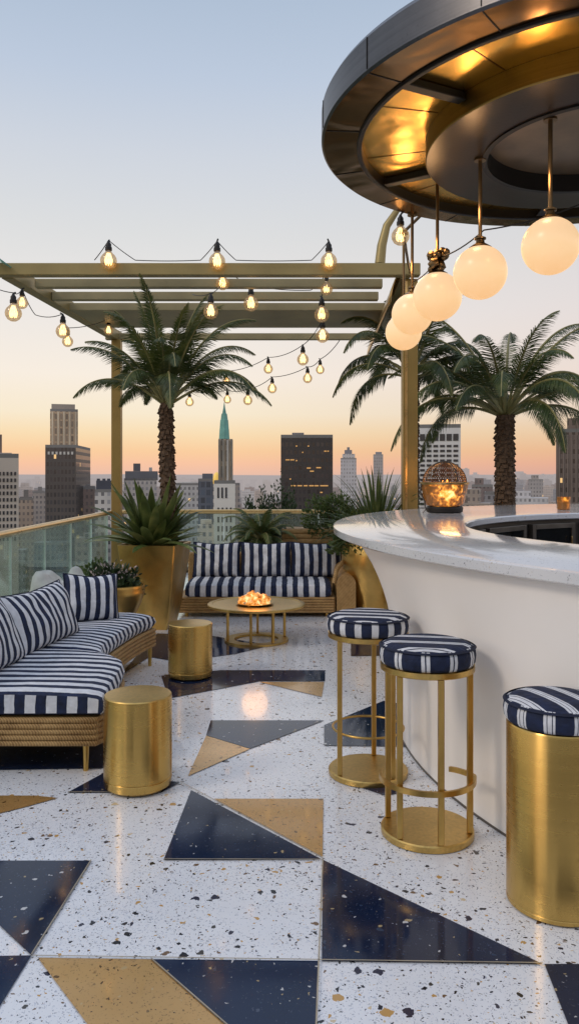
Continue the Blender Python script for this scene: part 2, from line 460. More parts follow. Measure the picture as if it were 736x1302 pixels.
# fire material for the lantern bowl: mottled amber glass, hot in the middle
m, nt, out = newmat('amber_fire_glass')
v = coords(nt, 'Object')
nz = N(nt, 'TexNoise', {'Vector': v, 'Scale': 19.0, 'Detail': 6.0, 'Distortion': .8}).outputs[0]
nf = N(nt, 'TexVoronoi', {'Vector': v, 'Scale': 38.0}).outputs['Distance']
sx = N(nt, 'SeparateXYZ', {'Vector': v})
cen = N(nt, 'VectorMath', {0: v, 1: (0, -.2, .17)}, operation='DISTANCE').outputs['Value']
hot = N(nt, 'MapRange', {'Value': cen, 'From Min': .03, 'From Max': .22, 'To Min': 1.0, 'To Max': .1}).outputs[0]
fv = M_(nt, 'ADD', M_(nt, 'MULTIPLY', hot, .62), M_(nt, 'MULTIPLY', M_(nt, 'SUBTRACT', nz, .4), 1.5))
fv = M_(nt, 'SUBTRACT', fv, M_(nt, 'MULTIPLY', nf, .25), clamp=True)
fc = ramp(nt, fv, [(.16, (.012,.004,.001)), (.40, (.28,.075,.006)), (.64, (1.0,.40,.045)), (.85, (1.3,.85,.32))])
pbsdf(nt, out, Base_Color=(.25,.11,.03), Roughness=.15, Emission_Color=fc, Emission_Strength=1.3)
mt['fire_glass'] = m
m, nt, out = newmat('ember')
v = coords(nt, 'Object')
nz = N(nt, 'TexNoise', {'Vector': v, 'Scale': 22.0, 'Detail': 4.0}).outputs[0]
fc = ramp(nt, nz, [(.36, (.10,.025,.004)), (.5, (.95,.32,.04)), (.63, (1.35,.92,.42))])
pbsdf(nt, out, Base_Color=(.3,.13,.05), Roughness=.3, Emission_Color=fc, Emission_Strength=.95)
mt['ember'] = m

# ------------------------------------------------------------------ setting: floor
fx0, fx1, fy0, fy1 = -3.25, 9.0, -4.0, 12.45
b = MB(); b.prism([(fx0,fy0),(fx1,fy0),(fx1,fy1),(fx0,fy1)], -.35, 0)
floor = tag(b.build('floor', mt['white_terrazzo'], smooth=0), kind='structure')
def inlay(name, pts, mat, lift):
    b = MB()
    P = [fl(*p) for p in pts]
    a = sum(P[i][0]*P[(i+1) % len(P)][1] - P[(i+1) % len(P)][0]*P[i][1] for i in range(len(P)))
    if a < 0: P = P[::-1]
    b.poly([(p[0], p[1], lift) for p in P])
    tag(b.build(name, mat, floor, smooth=0))
D, G = mt['dark_terrazzo'], mt['gold_terrazzo']
lv = .004
inlay('dark_inlay_or_shadow', [(-70,1096),(116,1096),(40,1217),(-70,1113)], D, lv)
inlay('dark_inlay_or_shadow', [(-90,1219),(40,1217),(-30,1330),(-120,1330)], D, lv)
inlay('gold_inlay', [(48,1220),(192,1222),(305,1322),(124,1322)], G, lv)
inlay('dark_inlay_or_shadow', [(192,1222),(404,1224),(401,1330),(315,1330)], D, lv)
inlay('dark_inlay_or_shadow', [(692,1228),(850,1228),(850,1330),(732,1330)], D, lv)
inlay('dark_inlay_or_shadow', [(410.5,1095),(690,1228),(409,1224)], D, lv)
inlay('dark_inlay_or_shadow', [(243,1006),(408,1094),(208,1095)], D, lv)
inlay('gold_inlay', [(272,1017),(411,1017),(410,1091)], G, lv)
inlay('gold_inlay', [(-60,1013),(45,1013),(73,1016),(30,1028),(-60,1050)], G, lv)
inlay('dark_inlay_or_shadow', [(86,1009),(132,984),(180,990),(229,996),(205,1009)], D, lv)
inlay('dark_inlay_or_shadow', [(-60,925),(100,920),(136,925),(131,978),(-60,981)], D, lv)
inlay('dark_inlay_or_shadow', [(268,917),(412,917),(318,953),(262,936)], D, lv)  # this and the next: one triangle, its reflection gradient painted as two colours
inlay('gold_inlay', [(262,936.5),(317.5,953.5),(239,988)], G, lv)
inlay('dark_inlay_or_shadow', [(205,860),(280,853),(413,853),(413,867),(330,867),(272,878),(214,889)], D, lv)
inlay('gold_inlay', [(330,868),(412,868),(409,887)], G, lv)
inlay('dark_inlay_or_shadow', [(412,949),(412,923),(488,892),(560,905),(560,951)], D, lv)
inlay('dark_inlay_or_shadow', [(150,862),(178,830),(200,806),(262,808),(345,821),(300,832),(225,842),(190,836)], D, lv)
inlay('dark_inlay_or_shadow', [(446,806),(520,806),(520,834),(446,835)], D, lv)
inlay('dark_inlay_or_shadow', [(460,1003),(497,998),(515,1008),(490,1013)], D, lv)  # shadow beside the stool's base plate, painted as a dark floor patch
# thin brass divider strips between the slabs
b = MB()
for (p, q) in (((410.3,1095),(401,1330)), ((116,1096),(40,1217)), ((192,1222),(315,1330)), ((40,1218.5),(690,1228)), ((208,1095),(411,1095.5)), ((86,1009),(205,1009)), ((229,996),(411,1094.4))):
    a, c = Vector((*fl(*p), 0)), Vector((*fl(*q), 0)); n = Vector((-(c-a).y, (c-a).x, 0)).normalized()*.0022
    b.poly([tuple(x) for x in (a-n+Vector((0,0,.008)), c-n+Vector((0,0,.008)), c+n+Vector((0,0,.008)), a+n+Vector((0,0,.008)))])
b.build('joint_strip', plain('joint', (.35,.30,.22), rough=.4), floor, smooth=0)

# ------------------------------------------------------------------ bar
def ell(c, al, ar, bb, n=720):
    pts = []
    for k in range(n):
        t = 2*PI*k/n; cx, sy = math.cos(t), math.sin(t)
        pts.append((c[0] + (ar if cx > 0 else al)*cx, c[1] + bb*sy))
    return np.array(pts)
BC = np.array((4.0, 4.8))
def radial(curve, thetas):
    d = curve - BC; ang = np.arctan2(d[:,1], d[:,0]); rad = np.hypot(d[:,0], d[:,1])
    o = np.argsort(ang); ang, rad = ang[o], rad[o]
    ang = np.concatenate((ang-2*PI, ang, ang+2*PI)); rad = np.tile(rad, 3)
    r = np.interp(thetas, ang, rad)
    return np.stack((BC[0]+r*np.cos(thetas), BC[1]+r*np.sin(thetas)), 1)
NS = 220
TH = np.linspace(-PI, PI, NS, endpoint=False)
outer = radial(ell((4.9,5.26), 4.6, 2.0, 4.6), TH)
inner = radial(ell((3.6,5.0), 2.42, 2.42, 2.42), TH)
base = radial(ell((4.1,4.5), 3.46, 2.3, 3.25), TH)
bar = thing('bar_counter', 'curved white bar with pale speckled stone top and flared base', 'bar', (2.4,4.8,0))
OB = np.array((2.4, 4.8))
def loft(rings, closed_sec=False, m=0):
    b = MB()
    for (pts, z) in rings:
        for p in pts: b.v.append((p[0]-OB[0], p[1]-OB[1], z))
    n = len(rings[0][0])
    for i in range(len(rings)-1 + (1 if closed_sec else 0)):
        j = (i+1) % len(rings)
        for k in range(n):
            k2 = (k+1) % n
            b.face([i*n+k, i*n+k2, j*n+k2, j*n+k], None, m)
    return b
def inset(pts, amt):
    d = pts - BC; r = np.hypot(d[:,0], d[:,1])[:,None]
    return BC + d*(1 - amt/r)
CT = 1.16
b = loft([(inset(outer,.012), CT-.055), (outer, CT-.047), (outer, CT-.008), (inset(outer,.010), CT), (inset(inner,-.010), CT), (inner, CT-.010), (inner, CT-.047), (inset(inner,-.012), CT-.055)], True)
b.build('countertop', mt['counter_stone'], bar, smooth=40)
rings = []
for i in range(15):
    z = (CT-.056)*i/14; w = .80*(i/14)**3.2 - .0
    rings.append((base*(1-w) + inset(outer, .05)*w, z))
loft(rings).build('bar_front', mt['bar_white'], bar, smooth=60)
inw = inset(inner, -.06)
loft([(inw, CT-.056), (inw, 0)]).build('back_panel', mt['cab_dark'], bar, smooth=60)
b = loft([(inset(base,-.004), .0), (inset(base,-.003), .010), (inset(base,.01), .011)]); b.build('shadow_gap_strip', mt['cab_frame'], bar, smooth=60)  # dark strip painting the shadow gap along the foot of the bar
# fridge doors set round the inside of the ring
def fridge(k0, k1):
    a, c = inner[k0 % NS], inner[k1 % NS]
    a = a + (BC-a)/np.hypot(*(BC-a))*(-.03); c = c + (BC-c)/np.hypot(*(BC-c))*(-.03)
    mid = (a+c)/2; w = np.hypot(*(c-a)); an = math.atan2(c[1]-a[1], c[0]-a[0])
    M = Matrix.Rotation(an, 3, 'Z')
    def bx(b, lx, ly, lz, sx, sy, sz):
        q = M @ Vector((lx, ly, 0)); b.box((mid[0]+q.x-OB[0], mid[1]+q.y-OB[1], lz), (sx, sy, sz), rz=an)
    H0, H1 = .12, CT-.09
    b = MB()
    bx(b, -w/2+.03, 0, (H0+H1)/2, .045, .05, H1-H0); bx(b, w/2-.03, 0, (H0+H1)/2, .045, .05, H1-H0)
    bx(b, 0, 0, H1-.022, w-.106, .05, .044); bx(b, 0, 0, H0+.022, w-.106, .05, .044)
    f = b.build('fridge_door', mt['cab_frame'], bar, smooth=0, bevel=.004)
    b = MB(); bx(b, 0, -.0, (H0+H1)/2, w-.108, .02, H1-H0-.09); b.build('glass_pane', mt['cab_glass'], f, smooth=0)
    b = MB(); bx(b, w/2-.075, -.04 if True else .04, H1-.25, .014, .014, .26); b.build('door_handle', mt['rail_brass'], f, smooth=0, bevel=.004)
# far inside wall faces the camera: angles about 95..170 degrees
for a0 in (160, 146, 132, 118, 104):
    k0 = int((R(a0)+PI)/(2*PI)*NS); k1 = int((R(a0-12.5)+PI)/(2*PI)*NS)
    fridge(k0, k1)

# ------------------------------------------------------------------ canopy over the bar
CX, CY, RZ = 1.63, 4.15, 3.28
can = thing('bar_canopy', 'round bronze canopy with gilded recessed soffit hanging above the bar', 'canopy', (CX, CY, RZ))
Rr = 1.46
b = MB(); b.lathe([(Rr-.012,0),(Rr,.010),(Rr,.155),(Rr-.015,.18),(Rr-.10,.205),(.4,.30),(0.0,.32)], 160, cap=False)
b.build('fascia_shell', mt['fascia'], can, smooth=30)
b = MB(); b.lathe([(1.27,.0),(Rr-.012,.0)], 160, cap=False); b.build('outer_soffit', mt['bronze'], can)
b = MB(); b.lathe([(1.244,.07),(1.244,-.010),(1.248,-.014),(1.266,-.014),(1.27,-.010),(1.27,.01)], 160, cap=False); b.build('soffit_ring', mt['black_metal'], can)
b = MB(); b.lathe([(.5,.045),(1.245,.045)], 120, cap=False); b.build('soffit_panel', mt['soffit_gold'], can)
DR = .90
b = MB(); b.lathe([(DR,.044),(DR,-.058),(DR-.006,-.064)], 140, cap=False); b.build('drum_wall', mt['drum_gold'], can)
b = MB(); b.lathe([(DR-.006,-.064),(.60,-.064)], 140, cap=False); b.build('drum_soffit', mt['soffit_dark'], can)
b = MB(); b.lathe([(.60,-.064),(.60,-.072),(.57,-.072),(.57,.03)], 120, cap=False); b.build('inner_ring', mt['black_metal'], can)
b = MB(); b.lathe([(.57,.031),(.002,.031)], 100, cap=False); b.build('inner_panel', plain('inner_panel', (.20,.15,.10), rough=.4, metal=.5), can)
for k in range(6):
    a = R(147 + 59.8*k)
    b = MB(); b.box((1.072*math.cos(a), 1.072*math.sin(a), .026), (.336, .036, .034), rz=a); b.box((1.072*math.cos(a), 1.072*math.sin(a), .004), (.336, .056, .008), rz=a); b.build('radial_bar', mt['black_metal'], can, smooth=0, bevel=.006)
for k in range(15):
    a = R(184 + 24*k)
    b = MB(); b.box((1.359*math.cos(a), 1.359*math.sin(a), -.001), (.172, .004, .004), rz=a); b.box((1.461*math.cos(a), 1.461*math.sin(a), .085), (.004, .004, .14), rz=a); b.build('panel_seam', mt['black_metal'], can, smooth=0)
for k in range(12):
    a = R(133 + 30*k)
    b = MB(); b.box((1.072*math.cos(a), 1.072*math.sin(a), .0445), (.33, .005, .004), rz=a); b.build('panel_seam', mt['bronze'], can, smooth=0)
b = MB(); b.lathe([(.07,-RZ),(.07,.03)], 32, c=(.34,.3,0)); b.build('column', mt['rod'], can)

# pendant globes
gpos = [(1.25,3.77,2.603), (1.03,4.25,2.60), (.906,4.82,2.60), (.833,5.34,2.60), (.872,6.01,2.60)]
glab = ['opal globe pendant hanging from the canopy drum, nearest the camera and whole against the sky',
        'second opal globe pendant, between the nearest globe and the lumpy socketed one',
        'opal globe pendant with a lumpy gilded socket on top, third along the row',
        'opal globe pendant partly covered by the globe with the lumpy gilded socket',
        'farthest opal globe pendant, in front of the tall brass post']
tops = [RZ-.064, RZ-.064, RZ+.070, RZ+.0, 3.36]
rads = [.136,.144,.149,.139,.138]
for i, ((x,y,z), lab) in enumerate(zip(gpos, glab)):
    t = thing('globe_pendant', lab, 'pendant lamp', (x,y,z), group='opal globes over the bar')
    r = rads[i]
    b = MB(); b.ball((0,0,0), r, 48, 28); b.build('globe', mt['globe'], t, smooth=180)
    b = MB(); b.lathe([(r*.42,r*.90),(r*.43,r*.93),(r*.30,r*1.02),(r*.17,r*1.10),(r*.15,r*1.22),(r*.22,r*1.25),(r*.22,r*1.30),(.014,r*1.36)], 24); b.build('socket_cap', mt['rod'], t)
    L = tops[i]-z
    b = MB(); b.lathe([(.0105,r*1.3),(.0105,L-.012),(.033,L-.012),(.033,L)], 14); b.build('rod', mt['rod'], t)
    if i == 2:
        b = MB()
        for q in range(16):
            b.ball((random.uniform(-.045,.05), random.uniform(-.04,.02), r*1.02+random.uniform(0,.13)), random.uniform(.018,.034), 8, 6, jit=.5, seed=q)
        b.build('gilt_ornament', mt['rod'], t, smooth=60)

# stay cable from canopy rim to the pergola post carrying the last globe
def cable(pts, r=.006, name='cable', lab='', grp=None):
    b = MB(); b.tube(pts, r, 6)
    return tag(b.build(name, mt['black_metal']), lab, 'cable', grp)
b = MB(); b.tube([(1.0,5.47,3.40),(.872,6.01,3.365),(1.10,7.3,3.48),(1.25,8.12,3.60)], .012, 8)
tag(b.build('stay_rod', mt['rod']), 'thin bronze stay rod from canopy edge to tall brass post', 'rod')

# ------------------------------------------------------------------ pergola
pg = thing('pergola', 'olive brass pergola with broad slats over the lounge corner', 'pergola', (-.8,10,0))
PO = Vector((-.8,10,0))
def pbox(name, x0, x1, y0, y1, z0, z1, mat=None, bv=.008):
    b = MB(); b.box(((x0+x1)/2-PO.x, (y0+y1)/2-PO.y, (z0+z1)/2), (x1-x0, y1-y0, z1-z0))
    return b.build(name, mat or mt['pergola'], pg, smooth=0, bevel=bv)
PZ = 3.557
def PD(py): return (PZ-EYE)*F/(605-py)
pbox('front_beam', -3.2, 1.34, 8.04, 8.16, PZ, PZ+.125)
for (t0, t1, px1) in ((356, 368, 485), (371, 383.5, 480), (384.5, 417, 478), (423, 433, 474)):
    db = PD(t1)
    h = .10
    # front face y: where its top shows at t0
    df = (PZ+h-EYE)*F/(605-t0) if t1-t0 > 15 else db-.10
    df = min(df, db-.08)
    pbox('slat', -2.78, X(px1, db)-.0, df, db, PZ+.004, PZ+h, mt['pergola_slat'])
def side_beam(name, x0, y0, x1, y1, w, z0, z1):
    a, c = Vector((x0,y0,0)), Vector((x1,y1,0)); d = c-a; an = math.atan2(d.y, d.x)
    b = MB(); b.box(((x0+x1)/2-PO.x, (y0+y1)/2-PO.y, (z0+z1)/2), (d.length, w, z1-z0), rz=an)
    return b.build(name, mt['pergola'], pg, smooth=0, bevel=.008)
side_beam('side_beam', -2.93, 8.17, -2.62, 12.05, .13, PZ-.005, PZ+.14)
side_beam('side_beam', 1.20, 8.17, 1.34, 12.05, .10, PZ-.005, PZ+.14)
# curved brass skin sweeping under the inner edge of the far side beam
b = MB(); n = 14
for i in range(n+1):
    y = 8.18 + (12.0-8.18)*i/n
    xo = 1.12 + .13*(i/n)
    for j in range(7):
        t = j/6
        b.v.append((xo - .16*math.sin(t*PI/2)**1.0 + .16 - PO.x - .06, y - PO.y, PZ + .12 - .36*t + .05*math.sin(t*PI)))
for i in range(n):
    for j in range(6): b.face([i*7+j, i*7+j+1, (i+1)*7+j+1, (i+1)*7+j])
sk = b.build('curved_panel', mt['rail_brass'], pg, smooth=60)
so = sk.modifiers.new('s', 'SOLIDIFY'); so.thickness = .012
pbox('post', -2.67, -2.53, 11.78, 11.92, 0, PZ-.006, mt['post_brass'], .006)
pbox('post', 1.178, 1.332, 8.165, 8.315, 0, PZ-.006, mt['post_brass'], .006)
pbox('post', -3.17, -3.05, 8.05, 8.15, 0, PZ-.002, mt['post_brass'], .006)
# face strip on posts (the channel seen on the right-hand post)
pbox('post_channel', 1.20, 1.222, 8.155, 8.164, .02, PZ-.03, mt['rail_brass'], .002)
b = MB(); b.tube([(x-PO.x, y-PO.y, z) for x, y, z in ((.93,8.1,PZ+.13),(.95,8.1,PZ+.32),(1.00,8.1,PZ+.52),(1.12,8.1,PZ+.70),(1.25,8.08,PZ+.76))], [.055,.05,.042,.032,.02], 10)
b.build('curved_bracket', mt['pergola'], pg, smooth=60)
b = MB(); b.box((-3.06-PO.x, 8.1-PO.y, PZ+.20), (.50, .9, .012), rot=(Matrix.Rotation(R(30), 3, 'Y')))
b.build('roof_glass', mt['roof_glass'], pg, smooth=0)

# ------------------------------------------------------------------ string lights
def bulb_proto():
    t = thing('string_bulb', 'x', 'light bulb', (0,0,0), group='filament bulbs of the string lights')
    r = .075
    b = MB(); b.lathe([(.002,-r),(r*.35,-r*.94),(r*.7,-r*.72),(r*.95,-r*.3),(r,0),(r*.94,r*.34),(r*.76,r*.65),(r*.52,r*.88),(r*.36,r*1.08),(r*.34,r*1.3)], 24, cap=False)
    b.build('bulb_glass', mt['bulb_glass'], t, smooth=180)
    b = MB()
    for k in range(7):
        a = 2*PI*k/7
        b.tube([(.012*math.cos(a), .012*math.sin(a), r*.9),(.035*math.cos(a), .035*math.sin(a), 0),(.026*math.cos(a), .026*math.sin(a), -r*.5)], .0045, 5)
    b.ball((0,0,-.005), .024, 10, 8)
    b.build('filament', mt['filament'], t)
    b = MB(); b.lathe([(r*.36,r*1.2),(r*.42,r*1.25),(r*.42,r*1.6),(r*.34,r*1.7),(r*.34,r*2.0),(r*.20,r*2.2),(.010,r*2.4)], 16)
    b.build('socket', mt['black_metal'], t)
    b = MB(); b.tube([(0,0,r*2.3),(0,.012,r*2.5),(0,.03,r*2.6)], .008, 6); b.build('hanger', mt['black_metal'], t)
    return t
bp = bulb_proto()
first = True
def bulb(px, py, d, rpx, lab):
    global first
    s = rpx*d/F/.075
    loc = (X(px,d), d, Z(py,d))
    if first:
        bp.location = loc; bp.scale = (s,s,s); bp['label'] = lab; bp.rotation_euler = (0,0,0); first = False
        return bp
    return copy_tree(bp, loc, random.uniform(0,6), lab, scale=(s,s,s))
bl = [
 (138,331,7.98,10.5,'large lit bulb clipped to the front beam above the slim corner post'),
 (276,332,7.98,10.5,'large lit bulb clipped to the front pergola beam, middle of the three along it'),
 (418,332,7.98,10.5,'large lit bulb clipped to the front pergola beam nearest the canopy'),
 (283,360,8.55,8.5,'small warm bulb just under the middle bulb of the front beam'),
 (268,396,7.25,9.5,'lit bulb hanging over the planter palm crown, lower than its neighbour by the slats'),
 (319,386,9.0,9.5,'lit bulb hanging from a slat just beside the planter palm fronds'),
 (415,367,8.6,8,'warm bulb tucked between slats directly below the front bulb nearest the canopy'),
 (409,400,8.9,9.5,'lit bulb hanging in front of the widest slat, beside the globe row'),
 (410,427,9.4,8.5,'lit bulb hanging below the last slat where the wires meet'),
 (509,300,5.40,11.5,'round bulb hanging from the rim of the bronze canopy'),
 (17,398,7.6,10.5,'large bulb hanging at the outer beam, edge of the picture'),
 (28,385,8.3,7.5,'smaller bulb half hidden behind the large bulb at the outer beam'),
 (80,421,8.7,9,'bulb under the outer side beam, upper one of a touching pair'),
 (86,434,9.0,7,'bulb under the outer side beam, lower one of a touching pair'),
 (138,420,10.6,6,'small glowing bulb at the top of the slim brass corner post'),
 (385,457,9.6,7.5,'bulb on the upper wire close to the last pergola slat'),
 (341,469,10.2,6,'bulb on the upper wire midway between the palms'),
 (288,484,10.6,5,'bulb on the upper wire above the teal spire'),
 (289,508,10.8,5,'bulb on the lower wire touching the tip of the teal spire'),
 (241,511,11.0,5.5,'bulb on the lower wire beside the planter palm trunk'),
 (315,509,10.6,6,'bulb on the lower wire just past the teal spire'),
 (346,494,10.2,6,'bulb on the lower wire above the dark office slab, first of three'),
 (391,481,9.8,6,'bulb on the lower wire above the dark office slab, second of three'),
 (407,470,9.6,5.5,'bulb on the lower wire above the dark office slab, third of three'),
]
BP = []
for a in bl: bulb(*a)
def top(px, py, d, rpx): # point where the socket hangs
    return Vector((X(px,d), d+.005, Z(py,d) + 2.5*rpx*d/F))
def wire(lab, pts, sag=.0, n=8, r=.0045):
    P = []
    for a, c in zip(pts, pts[1:]):
        for i in range(n):
            t = i/n; q = a.lerp(c, t); q.z -= sag*4*t*(1-t); P.append(q)
    P.append(pts[-1])
    b = MB(); b.tube(P, r, 6)
    tag(b.build('light_wire', mt['black_metal']), lab, 'wire', 'wires of the string lights')
T = [top(*a[:4]) for a in bl]
wire('black wire carrying bulbs along the top of the front pergola beam',
     [Vector((X(120,8.0),8.0,PZ+.14)), T[0], Vector((X(172,8.0),8.0,PZ+.14)), Vector((X(255,8.0),8.0,PZ+.14)), T[1], Vector((X(300,8.0),8.0,PZ+.14)), Vector((X(396,8.0),8.0,PZ+.14)), T[2]], .008)
wire('upper black wire of small bulbs sagging across to the planter palm',
     [T[8], T[15], T[16], T[17], Vector((X(240,10.9),10.9,Z(462,10.9)))], .04)
wire('lower black wire of small bulbs sagging across behind the planter palm',
     [Vector((X(432,9.4),9.4,Z(432,9.4))), T[23], T[22], T[21], T[20], T[18], T[19], Vector((X(150,11.8),11.8,Z(478,11.8)))], .03)
wire('black wire with bulbs looping below the outer side beam',
     [Vector((X(-30,7.6),7.6,Z(352,7.6))), T[10], T[11], Vector((X(45,8.4),8.4,Z(400,8.4))), T[12], T[13], T[14]], .03)
wire('short black wire linking slats and hanging bulbs beside the planter palm',
     [Vector((X(245,8.9),8.9,PZ-.0)), T[4], Vector((X(283,8.57),8.57,PZ+.05)), T[3], T[5], Vector((X(395,8.7),8.7,PZ)), T[6], T[7], T[8]], .02)
wire('thin black cable from the canopy rim to the globe sockets',
     [Vector((X(509,5.4),5.4,RZ+.0)), Vector((.84,5.34,2.82)), Vector((.92,4.82,2.84)), Vector((1.05,4.25,2.83)), Vector((1.62,4.3,3.0)), Vector((1.9,4.6,3.2))], .02, r=.004)

# ------------------------------------------------------------------ glass balustrade
rl = thing('glass_balustrade', 'glass balustrade with brass handrail round the terrace edge', 'balustrade', (-2.71,10,0))
RO = Vector((-2.71,10,0))
def L(p): return (p[0]-RO.x, p[1]-RO.y, p[2])
RHT = .97
rail_path = [(-2.71,1.0),(-2.71,5),(-2.71,9),(-2.71,11.5),(-2.69,11.85),(-2.60,12.06),(-2.42,12.16),(-2.0,12.2),(1,12.2),(8.9,12.2)]
b = MB(); b.tube([L((x,y,RHT-.025)) for x,y in rail_path], .035, 12); b.build('handrail', mt['rail_brass'], rl, smooth=60)
b = MB(); b.tube([L((x,y,.04)) for x,y in rail_path], .045, 4); b.build('base_channel', mt['black_metal'], rl, smooth=0)
ys = [1.0,2.35,3.7,5.05,6.35,7.65,8.72,9.75,10.75,11.7]
for a, c in zip(ys, ys[1:]):
    b = MB(); b.box(L((-2.71,(a+c)/2,(RHT-.05)/2+.03)), (.014, c-a-.025, RHT-.12)); b.build('glass_panel', mt['rail_glass'], rl, smooth=0)
    b = MB(); b.box(L((-2.71,c,(RHT-.05)/2+.03)), (.018,.012,RHT-.1)); b.build('panel_post', mt['edge_glass'], rl, smooth=0)
xs = [-2.5,-1.02,.45,1.9,3.4,4.9,6.4,7.9,8.9]
for a, c in zip(xs, xs[1:]):
    b = MB(); b.box(L(((a+c)/2,12.2,(RHT-.05)/2+.03)), (c-a-.025,.014,RHT-.12)); b.build('glass_panel', mt['rail_glass'], rl, smooth=0)
    b = MB(); b.box(L((a,12.2,(RHT-.05)/2+.03)), (.02,.018,RHT-.1)); b.build('panel_post', mt['edge_glass'], rl, smooth=0)

# ------------------------------------------------------------------ sofas
def resample(pts, n):
    P = [Vector((p[0],p[1],0)) for p in pts]
    # catmull-rom dense, then even steps
    Q = []
    for i in range(len(P)-1):
        p0 = P[max(i-1,0)]; p1 = P[i]; p2 = P[i+1]; p3 = P[min(i+2,len(P)-1)]
        for k in range(16):
            t = k/16
            Q.append(.5*((2*p1)+(-p0+p2)*t+(2*p0-5*p1+4*p2-p3)*t*t+(-p0+3*p1-3*p2+p3)*t**3))
    Q.append(P[-1])
    s = [0]
    for a, c in zip(Q, Q[1:]): s.append(s[-1]+(c-a).length)
    out = []
    for i in range(n):
        d = s[-1]*i/(n-1); j = 0
        while j < len(s)-2 and s[j+1] < d: j += 1
        t = (d-s[j])/max(1e-9, s[j+1]-s[j]); out.append(Q[j].lerp(Q[j+1], min(1,t)))
    return out, s[-1]
def seat_cushion(name, innerp, outerp, z0, z1, parent, per=.105, n=40, mat=None, O=(0,0,0), along=True, phase=0):
    """soft seat pad lofted between a front edge curve and a rear edge curve"""
    I, li = resample(innerp, n); Oo, lo = resample(outerp, n)
    h = z1-z0; r = min(.035, h*.35)
    prof = []   # (s across from front, z), front bottom -> top -> rear bottom
    for k in range(5):
        a = PI/2*k/4; prof.append(('f', r-r*math.cos(a) if False else r*(1-math.sin(a)), z0 + r*(1-math.cos(a)) if False else z0))
    prof = [('f', .02, z0), ('f', .004, z0+.02), ('f', -.004, z0+h*.5), ('f', .004, z1-r), ('f', r*.35, z1-r*.35), ('f', r, z1-.002), ('f', r*2.6, z1+.008)]
    prof += [('m', t, z1+.008+.012*math.sin(PI*t)) for t in (.25,.4,.55,.7,.85)]
    prof += [('b', r, z1), ('b', 0, z1-r), ('b', 0, z0)]
    b = MB(); m = len(prof)
    for i in range(n):
        e = min(i, n-1-i)
        sh = {0: .022, 1: .006}.get(e, 0); dz = {0: .020, 1: .005}.get(e, 0)
        a, c = I[i], Oo[i]; d = (c-a); W = d.length; d.normalize()
        for (kd, s_, z) in prof:
            q = a + d*(s_ if kd == 'f' else s_*W if kd == 'm' else W-s_)
            zz = z - (dz if z > z0+h*.6 else -dz if z < z0+h*.3 else 0)
            zz += .006*mnoise.noise(Vector((q.x*4, q.y*4, 1.3)))
            b.v.append((q.x-O[0], q.y-O[1], zz-O[2]))
    for i in range(n-1):
        u0, u1 = li*i/(n-1)/per+phase, li*(i+1)/(n-1)/per+phase
        for j in range(m-1):
            b.face([i*m+j, (i+1)*m+j, (i+1)*m+j+1, i*m+j+1], [(u0,j),(u1,j),(u1,j+1),(u0,j+1)])
    for i, rev in ((0, False), (n-1, True)):
        idx = [i*m+j for j in range(m)]
        pts = [b.v[k] for k in idx]
        vv = [((p[0]+O[0])/per, p[2]) if along else ((p[1]+O[1])/per, p[2]) for p in pts]
        if rev: idx = idx[::-1]; vv = vv[::-1]
        b.face(idx, vv)
    # close the bottom
    for i in range(n-1):
        b.face([i*m, i*m+m-1, (i+1)*m+m-1, (i+1)*m], [(0,0)]*4)
    o = b.build(name, mat or mt['stripe_sofa'], parent, smooth=45)
    return o
def pillow(name, W, H, T_, parent, mat, per=.085, loc=(0,0,0), rot=(0,0,0), seed=0, n=22):
    """stuffed cushion standing in its local XZ plane, thickness along local Y"""
    b = MB()
    for side in (-1, 1):
        for i in range(n+1):
            for j in range(n+1):
                u = 2*i/n-1; v = 2*j/n-1
                e = (max(0, 1-abs(u)**3.2)**.55)*(max(0, 1-abs(v)**3.2)**.55)
                # edges pull in between corners
                x = u*W/2*(1-.05*(1-v*v)); z = v*H/2*(1-.045*(1-u*u))
                sgn = .026*mnoise.noise(Vector((x*5+seed*7, z*5, side*2+seed)))
                wr = .016*mnoise.noise(Vector((x*14+seed, z*9, side*5)))*e
                b.v.append((x, side*(T_/2*e) + sgn*e + wr, H/2+z - .02*(1-abs(u))*(v > 0)*v))
    nn = (n+1)*(n+1)
    for side in (0, 1):
        for i in range(n):
            for j in range(n):
                q = [side*nn+i*(n+1)+j, side*nn+(i+1)*(n+1)+j, side*nn+(i+1)*(n+1)+j+1, side*nn+i*(n+1)+j+1]
                uv = [(W*a/n/per, c/n) for a, c in ((i,j),(i+1,j),(i+1,j+1),(i,j+1))]
                if side: q = q[::-1]; uv = uv[::-1]
                b.face(q, uv)
    o = b.build(name, mat, parent, smooth=80, weld=True)
    o.location = loc; o.rotation_euler = rot
    # piping round the seam
    p = MB(); ring = []
    for k in range(64):
        a = k/64*4; s = int(a); f = a-s
        u, v = ((2*f-1,-1),(1,2*f-1),(1-2*f,1),(-1,1-2*f))[s]
        ring.append((u*W/2*(1-.05*(1-v*v))*1.004, 0, H/2+v*H/2*(1-.045*(1-u*u)) - .02*(1-abs(u))*(v > 0)*v))
    p.tube(ring, .006, 6, closed=True)
    p.build('piping', mt['stripe_navy'], o, smooth=80)
    return o
mt['stripe_navy'] = plain('navy_cloth', (.006,.010,.03), rough=.85, var=.3, scale=40)

def wicker_rows(name, path, z0, z1, parent, rows=5, O=(0,0,0)):
    rr = (z1-z0)/rows/2
    b = MB()
    for k in range(rows):
        z = z0+rr+k*2*rr
        b.tube([(p[0]-O[0], p[1]-O[1], z) for p in path], rr*1.06, 8)
    return b.build(name, mt['wicker'], parent, smooth=70)

